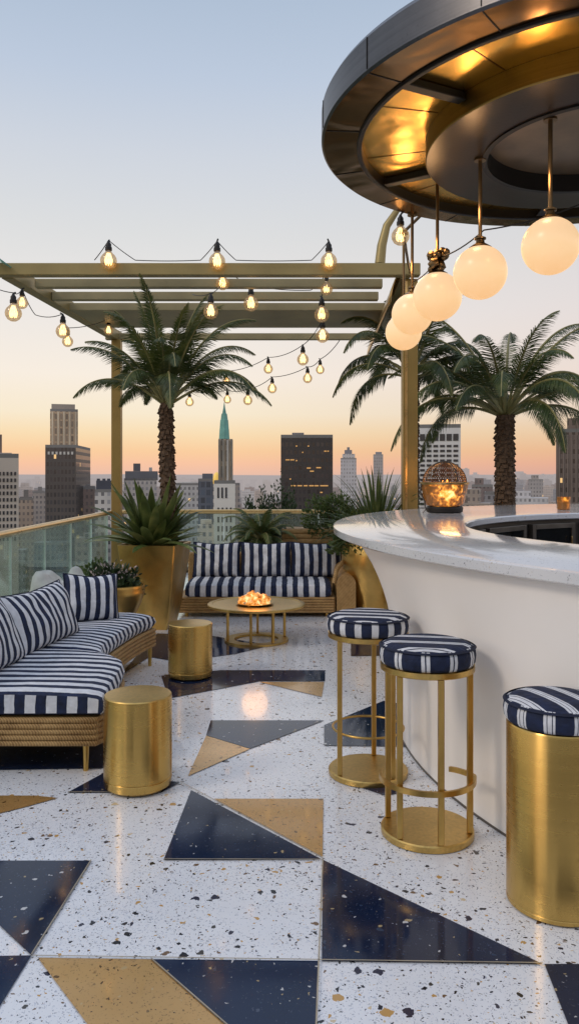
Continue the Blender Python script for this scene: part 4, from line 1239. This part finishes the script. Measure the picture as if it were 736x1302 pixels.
# ------------------------------------------------------------------ the city
GZ = -72.0
b = MB(); b.box((0,20000,GZ-1), (80000,44000,2)); 
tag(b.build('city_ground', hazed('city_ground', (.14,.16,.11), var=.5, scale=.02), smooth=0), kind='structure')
def ridge(name, D, y0, amp, c, seed, x0=-1.2, x1=1.2):
    b = MB(); n = 160
    for i in range(n+1):
        x = D*(x0+(x1-x0)*i/n)
        z = EYE+(605-y0)*D/F + amp*D/F*(mnoise.noise(Vector((i*.07,seed,0)))*1.0+.35*mnoise.noise(Vector((i*.31,seed,2))))
        b.v += [(x,D,GZ),(x,D,z),(x,D+1500,z+1)]
    for i in range(n):
        for j in (0,1): b.face([i*3+j,(i+1)*3+j,(i+1)*3+j+1,i*3+j+1])
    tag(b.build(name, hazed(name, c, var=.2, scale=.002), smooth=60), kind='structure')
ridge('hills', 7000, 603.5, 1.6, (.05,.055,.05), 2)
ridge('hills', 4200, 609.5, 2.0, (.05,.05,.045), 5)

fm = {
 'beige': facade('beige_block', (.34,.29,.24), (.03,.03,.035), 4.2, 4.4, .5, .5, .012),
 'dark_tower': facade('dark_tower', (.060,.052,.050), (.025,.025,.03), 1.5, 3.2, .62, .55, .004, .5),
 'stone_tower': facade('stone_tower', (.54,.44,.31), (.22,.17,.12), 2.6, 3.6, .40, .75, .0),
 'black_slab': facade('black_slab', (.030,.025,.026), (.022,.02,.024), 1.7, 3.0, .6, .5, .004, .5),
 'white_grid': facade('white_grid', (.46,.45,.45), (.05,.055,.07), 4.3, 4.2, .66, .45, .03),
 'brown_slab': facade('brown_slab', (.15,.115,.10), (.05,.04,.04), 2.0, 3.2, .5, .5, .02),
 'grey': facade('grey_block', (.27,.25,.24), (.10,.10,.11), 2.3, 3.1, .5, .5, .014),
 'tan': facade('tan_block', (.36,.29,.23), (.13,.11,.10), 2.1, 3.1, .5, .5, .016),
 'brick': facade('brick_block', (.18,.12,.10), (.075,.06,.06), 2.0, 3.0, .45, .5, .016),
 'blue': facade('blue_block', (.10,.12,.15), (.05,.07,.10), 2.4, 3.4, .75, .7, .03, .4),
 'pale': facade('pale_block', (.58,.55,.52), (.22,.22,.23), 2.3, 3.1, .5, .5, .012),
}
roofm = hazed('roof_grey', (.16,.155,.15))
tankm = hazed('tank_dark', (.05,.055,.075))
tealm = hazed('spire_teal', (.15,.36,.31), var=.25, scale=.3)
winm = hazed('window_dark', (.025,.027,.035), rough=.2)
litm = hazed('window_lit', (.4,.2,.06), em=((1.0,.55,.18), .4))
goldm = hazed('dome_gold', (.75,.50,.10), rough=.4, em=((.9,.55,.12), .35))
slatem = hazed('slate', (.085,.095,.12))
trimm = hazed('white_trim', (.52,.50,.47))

def bld(name, lab, px0, px1, ytop, D, mat, depth=None, cat='building', group=None, turn=1.0):
    x0, x1 = X(px0,D), X(px1,D); h = Z(ytop,D)-GZ; w = x1-x0; dp = depth or w*.8
    xc = (x0+x1)/2
    t = thing(name, lab, cat, (xc, D, GZ), math.atan2(-xc, D)*turn, group)
    b = MB(); b.box((0,dp/2,h/2), (w,dp,h)); b.build('tower', mat, t, smooth=0)
    b = MB()
    for (cx,cy,sx,sy) in ((0,.3,w,.6),(0,dp-.3,w,.6),(-w/2+.3,dp/2,.6,dp-1.2),(w/2-.3,dp/2,.6,dp-1.2)): b.box((cx,cy,h+.6), (sx,sy,1.2))
    b.build('parapet', roofm, t, smooth=0)
    return t, w, h, dp
def local_box(t, name, px0, px1, y0, y1, D, dep, mat, off=0):
    """block on building t, given by its outline from the terrace; stands back from the front by off"""
    x0, x1 = X(px0,D), X(px1,D); z0, z1 = Z(y1,D), Z(y0,D)
    b = MB(); b.box(((x0+x1)/2-t.location.x, D+off+dep/2-t.location.y, (z0+z1)/2-GZ), (x1-x0,dep,z1-z0))
    return b.build(name, mat, t, smooth=0)
def windows(t, px0, px1, y0, y1, D, nx, ny, fx, fz, mat, litp=0, name='window'):
    x0, x1 = X(px0,D), X(px1,D); z0, z1 = Z(y1,D), Z(y0,D); cw, ch = (x1-x0)/nx, (z1-z0)/ny
    b = MB(); b.box((0,0,0), (cw*fx,.3,ch*fz)); src = None; srcl = None
    me = b.build(name, mat, t, smooth=0); first_ = True
    for i in range(nx):
        for j in range(ny):
            loc = (x0+cw*(i+.5)-t.location.x, D-.02-t.location.y, z0+ch*(j+.5)-GZ)
            if first_: me.location = loc; first_ = False; continue
            c = me.copy(); col.objects.link(c); c.parent = t; c.location = loc
# 1 beige office block at the frame's edge
t,w,h,dp = bld('office_building', 'stepped beige office block with rows of dark punched windows beside the hills', -40, 22, 582, 215, fm['beige'], 26)
fm_plain = hazed('beige_plain', (.50,.43,.37), var=.15)
t.children  # facade replaced by real windows on the street side
for c in kids(t):
    if c.name.startswith('tower'): c.data.materials[0] = fm_plain
local_box(t, 'setback', -40, 14, 575, 582, 215, 14, fm_plain, 3)
local_box(t, 'penthouse', -40, 2, 551, 575, 215, 9, hazed('penthouse_brown', (.20,.15,.12)), 5)
windows(t, -26, 20, 598, 690, 215, 10, 11, .5, .55, winm)
# 2 dark tower and pale stone tower behind it
t,w,h,dp = bld('office_tower', 'dark brown glass tower in front of the pale stone tower', 58, 96, 569, 330, fm['dark_tower'], 40, turn=.35)
windows(t, 60, 94, 573, 579, 330, 7, 1, .5, .6, trimm)
t,w,h,dp = bld('stone_skyscraper', 'pale ribbed stone tower rising behind the dark brown tower', 64.5, 98.5, 523, 385, fm['stone_tower'], 32)
local_box(t, 'crown_block', 66, 95, 513, 523, 385, 24, hazed('crown_grey', (.30,.26,.22), var=.15), 3)
for px in (66,73,80,87,94.5): local_box(t, 'pilaster', px, px+2, 523.5, 620, 384.6, .6, hazed('pil', (.60,.50,.36)), -.4)
# 3 white terraced block with roof tank
t,w,h,dp = bld('apartment_building', 'white terraced block with dark flat roof storey and small roof tank', 158, 199, 611, 420, fm['pale'], 40)
local_box(t, 'roof_storey', 159, 200, 599, 610.6, 419, 30, slatem, 1)
local_box(t, 'water_tank', 170, 179, 589, 598.8, 421, 6, tankm, 6); local_box(t, 'chimney', 190, 194, 594, 598.8, 421, 4, trimm, 8)
# 4 grey block with blue-black tank
t,w,h,dp = bld('apartment_building', 'grey block topped by a large blue black water tank next to the corner post', 121, 148, 626, 300, fm['pale'], 24)
local_box(t, 'water_tank', 122.5, 142, 611, 625.5, 300, 10, tankm, 3); 
for px in (124,131,137): local_box(t, 'tank_cap', px, px+4, 608.5, 611, 301, 4, tankm, 5)
# 5 brick block between
t,w,h,dp = bld('brick_building', 'brown brick block just beside the dark brown tower', 106, 121, 622, 340, fm['brick'], 20)
local_box(t, 'stair_head', 109, 115, 616, 621.6, 340, 7, roofm, 3)
t,w,h,dp = bld('apartment_building', 'low tan block between the beige offices and the dark tower', 24, 42, 636, 400, fm['tan'], 24)
local_box(t, 'stair_head', 31, 37, 623, 635.6, 401, 8, roofm, 3)
t,w,h,dp = bld('apartment_building', 'low grey block against the foot of the dark tower', 42, 57, 627, 480, fm['grey'], 24)
local_box(t, 'stair_head', 49, 54, 619, 626.6, 481, 8, roofm, 3)
# 6 spire tower
D = 290
t,w,h,dp = bld('spire_tower', 'slender stone tower with teal copper spire on a white arcaded base', 272, 299, 615, D, hazed('white_stone', (.64,.61,.57), var=.12), 24)
body = hazed('spire_body', (.24,.22,.19), var=.3, scale=.2)
local_box(t, 'shaft', 278.5, 296.5, 558, 615.5, D+3, 12, facade('shaft_stone', (.44,.395,.32), (.10,.11,.11), 1.8, 6.0, .45, .7, 0), 0)
for px in (278.3,283.5,289,294.6): local_box(t, 'pilaster', px, px+2.2, 559, 615, D+2.6, .5, trimm if px in (289,) else body, -.3)
cx = X(287.6,D+9)-t.location.x; cy = D+9-t.location.y
b = MB(); zz = lambda y: Z(y,D+9)-GZ
b.lathe([(2.05,zz(558)),(1.95,zz(555)),(1.80,zz(546)),(1.75,zz(545.5)),(1.5,zz(534)),(1.35,zz(533.5)),(1.05,zz(526)),(.75,zz(525.5)),(.35,zz(518)),(.08,zz(511))], 8, c=(cx,cy,0)); b.build('spire', tealm, t, smooth=0)
windows(t, 275, 290, 619, 634, D, 3, 1, .45, .9, winm); windows(t, 275, 296, 643, 690, D, 4, 4, .4, .6, winm)
# 7 slate block with golden dome
t,w,h,dp = bld('office_building', 'slate blue block with mansard roof beside the spire tower', 252, 271, 612, 340, fm['blue'], 20)
local_box(t, 'roof_box', 257.5, 271, 602, 611.6, 341, 10, slatem, 2)
gd = thing('gilded_pavilion', 'small golden roof pavilion touching the spire tower', 'pavilion', (X(275.5,315),315,Z(612,315)-45))
b = MB(); q = 4*.315; b.box((0,0,22), (2.6,2.6,44)); b.build('base', fm['pale'], gd, smooth=0)
b = MB(); b.lathe([(1.4,44),(1.5,45.5),(1.4,47.2),(.9,48.2),(.1,48.8)], 12); b.build('roof', goldm, gd)
t,w,h,dp = bld('office_building', 'small grey block close behind the spire tower base', 297, 305, 617, 420, fm['grey'], 16)
t,w,h,dp = bld('office_building', 'white low block behind the planter palm trunk', 224, 252, 617, 430, fm['pale'], 24)
local_box(t, 'roof_vault', 230, 250, 613, 616.6, 431, 14, trimm, 2)
# 8 black office slab with a few lit windows
D = 300
t,w,h,dp = bld('office_slab', 'broad black office slab with a few lit windows behind the railing', 357, 423, 556.5, D, fm['black_slab'], 22)
local_box(t, 'plant_room', 371, 386, 550, 556, D+4, 8, hazed('plant_room', (.22,.21,.21)), 0)
local_box(t, 'plant_room', 399, 407, 554.5, 556.2, D+4, 5, slatem, 0)
lw = [(363,584.5,5),(369,584.5,5),(376,585.5,2),(390,595,5),(394,599,5),(402,594.5,6),(370,617.5,6),(378,617.5,6),(386,617.5,5),(393,617.5,6),(400,617.5,5),(407,617.5,6),(413,617.5,4),(376,567,2),(391,567,2),(412,573.5,3),(416,573.5,2),(407,626,3),(368,609,2),(384,575,1.5)]
for (px,y,wd) in lw: local_box(t, 'lit_window', px, px+wd, y-.7, y+.8, D-.25, .3, litm, 0)
# 9 stepped pale skyscrapers
D = 650
t,w,h,dp = bld('stepped_skyscraper', 'pale stepped skyscraper with pointed crown right of the black slab', 433, 453, 584, D, fm['pale'], 22)
local_box(t, 'setback', 435, 451, 577, 584, D+2, 16, fm['pale'], 0); local_box(t, 'setback', 437.5, 447, 572, 577, D+4, 9, slatem, 0); local_box(t, 'crown', 440.5, 444, 568.5, 572, D+5, 4, slatem, 0)
t,w,h,dp = bld('stepped_skyscraper', 'small grey skyscraper with flat crown close to the brass post', 474.5, 487, 579, 800, fm['grey'], 18)
local_box(t, 'crown', 477, 485, 574.5, 579, 802, 8, slatem, 0)
# 10 white gridded office
D = 250
t,w,h,dp = bld('office_building', 'white gridded office block behind the fire lantern', 531, 585, 544, D, hazed('white_office', (.60,.585,.58), var=.1), 26)
windows(t, 533, 583, 549, 563, D, 6, 1, .78, .62, winm)
windows(t, 533, 583, 564, 650, D, 6, 14, .70, .48, winm)
# 11 brown slab at the edge
D = 260
t,w,h,dp = bld('residential_tower', 'brown ribbed residential tower at the edge beyond the votive candle', 709, 790, 549, D, fm['brown_slab'], 22)
local_box(t, 'upper_block', 721, 790, 531, 549, D+1, 18, fm['brown_slab'], 0)
for px in (713,718,723,728,733): local_box(t, 'rib', px, px+1.5, 552, 720, D-.3, .4, hazed('rib', (.19,.15,.13)), 0)

t,w,h,dp = bld('apartment_building', 'brown block with stepped top between fire lantern and thick palm trunk', 600, 626, 619, 420, fm['brick'], 20)
local_box(t, 'roof_storey', 603, 614, 608, 618.6, 421, 12, fm['brick'], 1)
t,w,h,dp = bld('apartment_building', 'grey slab close beside the thick palm trunk, on the lantern side', 616, 634, 629, 360, fm['grey'], 18)
t,w,h,dp = bld('apartment_building', 'dark grey tower between the thick palm trunk and the brown edge tower', 672, 690, 611, 640, fm['grey'], 20)
local_box(t, 'roof_storey', 675, 684, 604, 610.6, 641, 12, fm['grey'], 1)
# mid-distance blocks, each its own building
random.seed(99)
kinds = [('grey','plain grey'),('tan','tan'),('brick','brown brick'),('blue','slate blue'),('pale','pale')]
protos = {}
for k,_ in kinds:
    b = MB(); b.box((0,0,.5), (1,1,1)); protos[k] = b
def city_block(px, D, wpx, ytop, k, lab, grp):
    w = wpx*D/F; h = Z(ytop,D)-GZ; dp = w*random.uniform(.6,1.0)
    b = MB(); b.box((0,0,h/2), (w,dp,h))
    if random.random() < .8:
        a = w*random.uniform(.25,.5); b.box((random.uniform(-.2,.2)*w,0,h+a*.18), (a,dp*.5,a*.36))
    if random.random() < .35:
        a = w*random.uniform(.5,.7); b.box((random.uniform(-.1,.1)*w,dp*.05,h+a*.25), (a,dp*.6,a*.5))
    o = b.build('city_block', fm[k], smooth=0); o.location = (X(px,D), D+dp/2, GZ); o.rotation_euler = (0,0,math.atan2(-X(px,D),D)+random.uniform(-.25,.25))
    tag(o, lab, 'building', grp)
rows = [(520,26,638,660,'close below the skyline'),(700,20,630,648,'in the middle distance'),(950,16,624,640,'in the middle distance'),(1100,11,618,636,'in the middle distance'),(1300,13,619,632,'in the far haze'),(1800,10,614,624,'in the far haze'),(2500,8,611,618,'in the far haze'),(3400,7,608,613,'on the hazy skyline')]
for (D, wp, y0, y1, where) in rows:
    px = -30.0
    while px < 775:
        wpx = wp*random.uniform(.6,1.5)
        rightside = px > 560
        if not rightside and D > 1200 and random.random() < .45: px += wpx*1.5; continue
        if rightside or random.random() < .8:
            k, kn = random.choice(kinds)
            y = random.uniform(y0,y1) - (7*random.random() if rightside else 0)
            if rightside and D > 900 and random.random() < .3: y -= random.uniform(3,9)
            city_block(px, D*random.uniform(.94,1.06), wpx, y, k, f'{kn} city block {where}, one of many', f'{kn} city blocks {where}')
        px += wpx*random.uniform(.75,1.3)
# lower blocks and street trees seen through the glass
for (px,w,y,D,k,lab) in ((10,36,700,330,'grey','low grey roof seen through the glass at the picture edge'),(62,40,690,300,'blue','slate roofed block seen through the glass below the dark tower'),(112,34,684,290,'grey','grey block seen through the glass left of the corner post'),(165,40,690,280,'tan','tan block seen through the glass behind the strap leaf plant'),(262,24,668,300,'pale','pale block seen through the rear glass beside the spire tower base'),(318,30,672,320,'grey','grey block seen through the rear glass behind the cycad'),(600,60,640,330,'tan','low tan block behind the thick palm trunk'),(676,50,633,420,'pale','low pale block beyond the bar between palm and brown tower')):
    city_block(px, D, w, y, k, lab, None)
treem = [hazed('tree_dark', (.055,.085,.035), var=.5, scale=.3), hazed('tree_mid', (.11,.16,.06), var=.5, scale=.3)]
tp = []
for k in range(3):
    tp.append(tree((0,-60,GZ), 'x', 6.5, 15, 900, 1.7, treem[k % 2], 70+k, 'park trees seen through the glass', 'park_tree'))
used = set()
random.seed(5)
i = 0
for D in (410, 450, 500, 560, 640, 740):
    x = X(-20,D)
    while x < X(215,D):
        k = random.randrange(3)
        lab = ('dark green','fresh green','dark green')[k] + ' park tree far below, seen through the glass'
        loc = (x, D+random.uniform(-14,14), GZ); s = random.uniform(.8,1.35)
        if k not in used:
            used.add(k); o = tp[k]; o.location = loc; o.scale = (s,s,s); o['label'] = lab
        else: copy_tree(tp[k], loc, random.uniform(0,6), lab, scale=(s,s,s*random.uniform(.9,1.2)))
        x += random.uniform(9,19)
# roof garden tree close beyond the railing, behind the cycad, on a lower neighbouring roof
t = thing('roof_terrace', 'lower neighbouring roof carrying the dark trees beyond the railing', 'building', (-.4,24,0))
b = MB(); b.box((0,0,-36.8), (9,9,70.4)); b.build('walls', fm['tan'], t, smooth=0)
for (px, yt, rx, lab, sd) in ((352,606,.40,'tall ragged dark shrub beyond the rear railing, against the black slab',81),(333,618,.34,'ragged dark shrub beyond the rear railing, second lowest in front of the hills',82),(317,627,.32,'lowest ragged dark shrub beyond the rear railing, nearest the spire tower',83),(369,613,.30,'ragged dark shrub beyond the rear railing, covering the middle of the black slab',84)):
    zt = Z(yt,22); bush((X(px,22),22+rx,-1.55), lab, rx,.4,(zt+1.55)/1.12, 4200, .10, mt['bush_leaf'], sd, name='ragged_shrub', holes=.22)

# unseen wall added behind the camera to band the brass and floor reflections
refl_wall = thing('penthouse', 'added unseen stone wall with tall bays, behind the camera for banded reflections', 'building', (1.5,-4.2,0))
b = MB(); b.box((0,-1.2,1.9), (13,2.0,3.8)); b.build('wall', plain('refl_wall_stone', (.34,.31,.28), rough=.6), refl_wall, smooth=0)
for k in range(9):
    b = MB(); b.box((-6+1.5*k,-.15,1.9), (.34,.16,3.7)); b.build('pilaster', plain('refl_wall_rib_stone', (.42,.37,.30), rough=.6), refl_wall, smooth=0)

# ------------------------------------------------------------------ light
w = bpy.data.worlds.new('World'); sc.world = w; w.use_nodes = True
nt = w.node_tree; nt.nodes.clear()
out = nt.nodes.new('ShaderNodeOutputWorld')
SUN_EL, SUN_AZ = R(14), R(-110)     # low, off to the left and a little behind
sky = N(nt, 'TexSky', sky_type='NISHITA', sun_disc=False, sun_elevation=R(2), sun_rotation=SUN_AZ)
b1 = N(nt, 'Background', {'Color': sky.outputs[0], 'Strength': .012})
tc = N(nt, 'TexCoord').outputs['Generated']
s3 = N(nt, 'SeparateXYZ', {'Vector': N(nt, 'VectorMath', {0: tc}, operation='NORMALIZE').outputs[0]})
def srgb(r,g,b_):
    f = lambda c: (c/255/12.92 if c/255 <= .04045 else ((c/255+.055)/1.055)**2.4)
    return (f(r),f(g),f(b_))
el = M_(nt, 'MULTIPLY_ADD', s3.outputs[2], .5, .5)
def sp(py):
    t_ = (605-py)/1000; return .5+.5*t_/math.sqrt(1+t_*t_)
sk_ = [(.0, (.12,.11,.105)), (.488, (.20,.18,.175)), (sp(606), srgb(232,192,172)), (sp(592), srgb(249,196,165)), (sp(575), srgb(251,206,160)), (sp(553), srgb(250,222,180)), (sp(527), srgb(249,234,208)), (sp(480), srgb(249,238,225)),
       (sp(400), srgb(238,233,229)), (sp(300), srgb(222,223,224)), (sp(200), srgb(208,214,224)), (sp(100), srgb(190,203,222)), (sp(0), srgb(177,193,214)), (.86, (.60,.70,.90)), (1.0, (.70,.80,1.0))]
cr = ramp(nt, el, sk_)
# afterglow is stronger towards the open west, cooler on the opposite side
ax = N(nt, 'MapRange', {'Value': s3.outputs[0], 'From Min': -.1, 'From Max': .35, 'To Min': 0.0, 'To Max': 1.0}).outputs[0]
cr = mix(nt, M_(nt, 'MULTIPLY', M_(nt, 'MULTIPLY', ax, M_(nt, 'SUBTRACT', 1.0, M_(nt, 'MULTIPLY', s3.outputs[2], 2.6), clamp=True)), .85), cr, mix(nt, 1.0, cr, (.80,.72,.77), 'MULTIPLY'))
b2 = N(nt, 'Background', {'Color': cr, 'Strength': .98})
ad = N(nt, 'AddShader', {0: b1.outputs[0], 1: b2.outputs[0]})
nt.links.new(ad.outputs[0], out.inputs[0])

sd = bpy.data.lights.new('sun', 'SUN'); sd.energy = .9; sd.angle = R(14); sd.color = (1.0,.84,.68)
so_ = bpy.data.objects.new('sun', sd); col.objects.link(so_)
dirv = Vector((-.72,-.42,.62))   # towards the sun
so_.rotation_euler = dirv.to_track_quat('Z', 'Y').to_euler()
def lamp(loc, e, r=.05, c=(1.0,.62,.30)):
    l = bpy.data.lights.new('lamp_glow', 'POINT'); l.energy = e; l.shadow_soft_size = r; l.color = c
    o = bpy.data.objects.new('lamp_glow', l); col.objects.link(o); o.location = loc
lamp((X(565,7.25),7.25,CT+.36), 5, .10, (1.0,.50,.18))
lamp((X(324,7.1),7.1,.56), 2.0, .12, (1.0,.48,.16))
for (x,y,z) in gpos[:4]: lamp((x-.05,y-.02,z+.33), 2.0, .05, (1.0,.58,.26))

# ------------------------------------------------------------------ camera
cd = bpy.data.cameras.new('camera'); cam = bpy.data.objects.new('camera', cd); col.objects.link(cam)
cam.location = (0,0,EYE); cam.rotation_euler = (R(90),0,0)
cd.sensor_fit = 'HORIZONTAL'; cd.sensor_width = 36; cd.lens = 36*F/736
cd.shift_y = -(651-605)/736.0
cd.clip_start = .05; cd.clip_end = 60000
sc.camera = cam
sc.view_settings.view_transform = 'Standard'; sc.view_settings.look = 'None'; sc.view_settings.exposure = 0; sc.view_settings.gamma = 1
sc.render.engine = 'CYCLES'
sc.cycles.use_denoising = True
sc.cycles.max_bounces = 8; sc.cycles.transparent_max_bounces = 16
sc.cycles.sample_clamp_indirect = 6
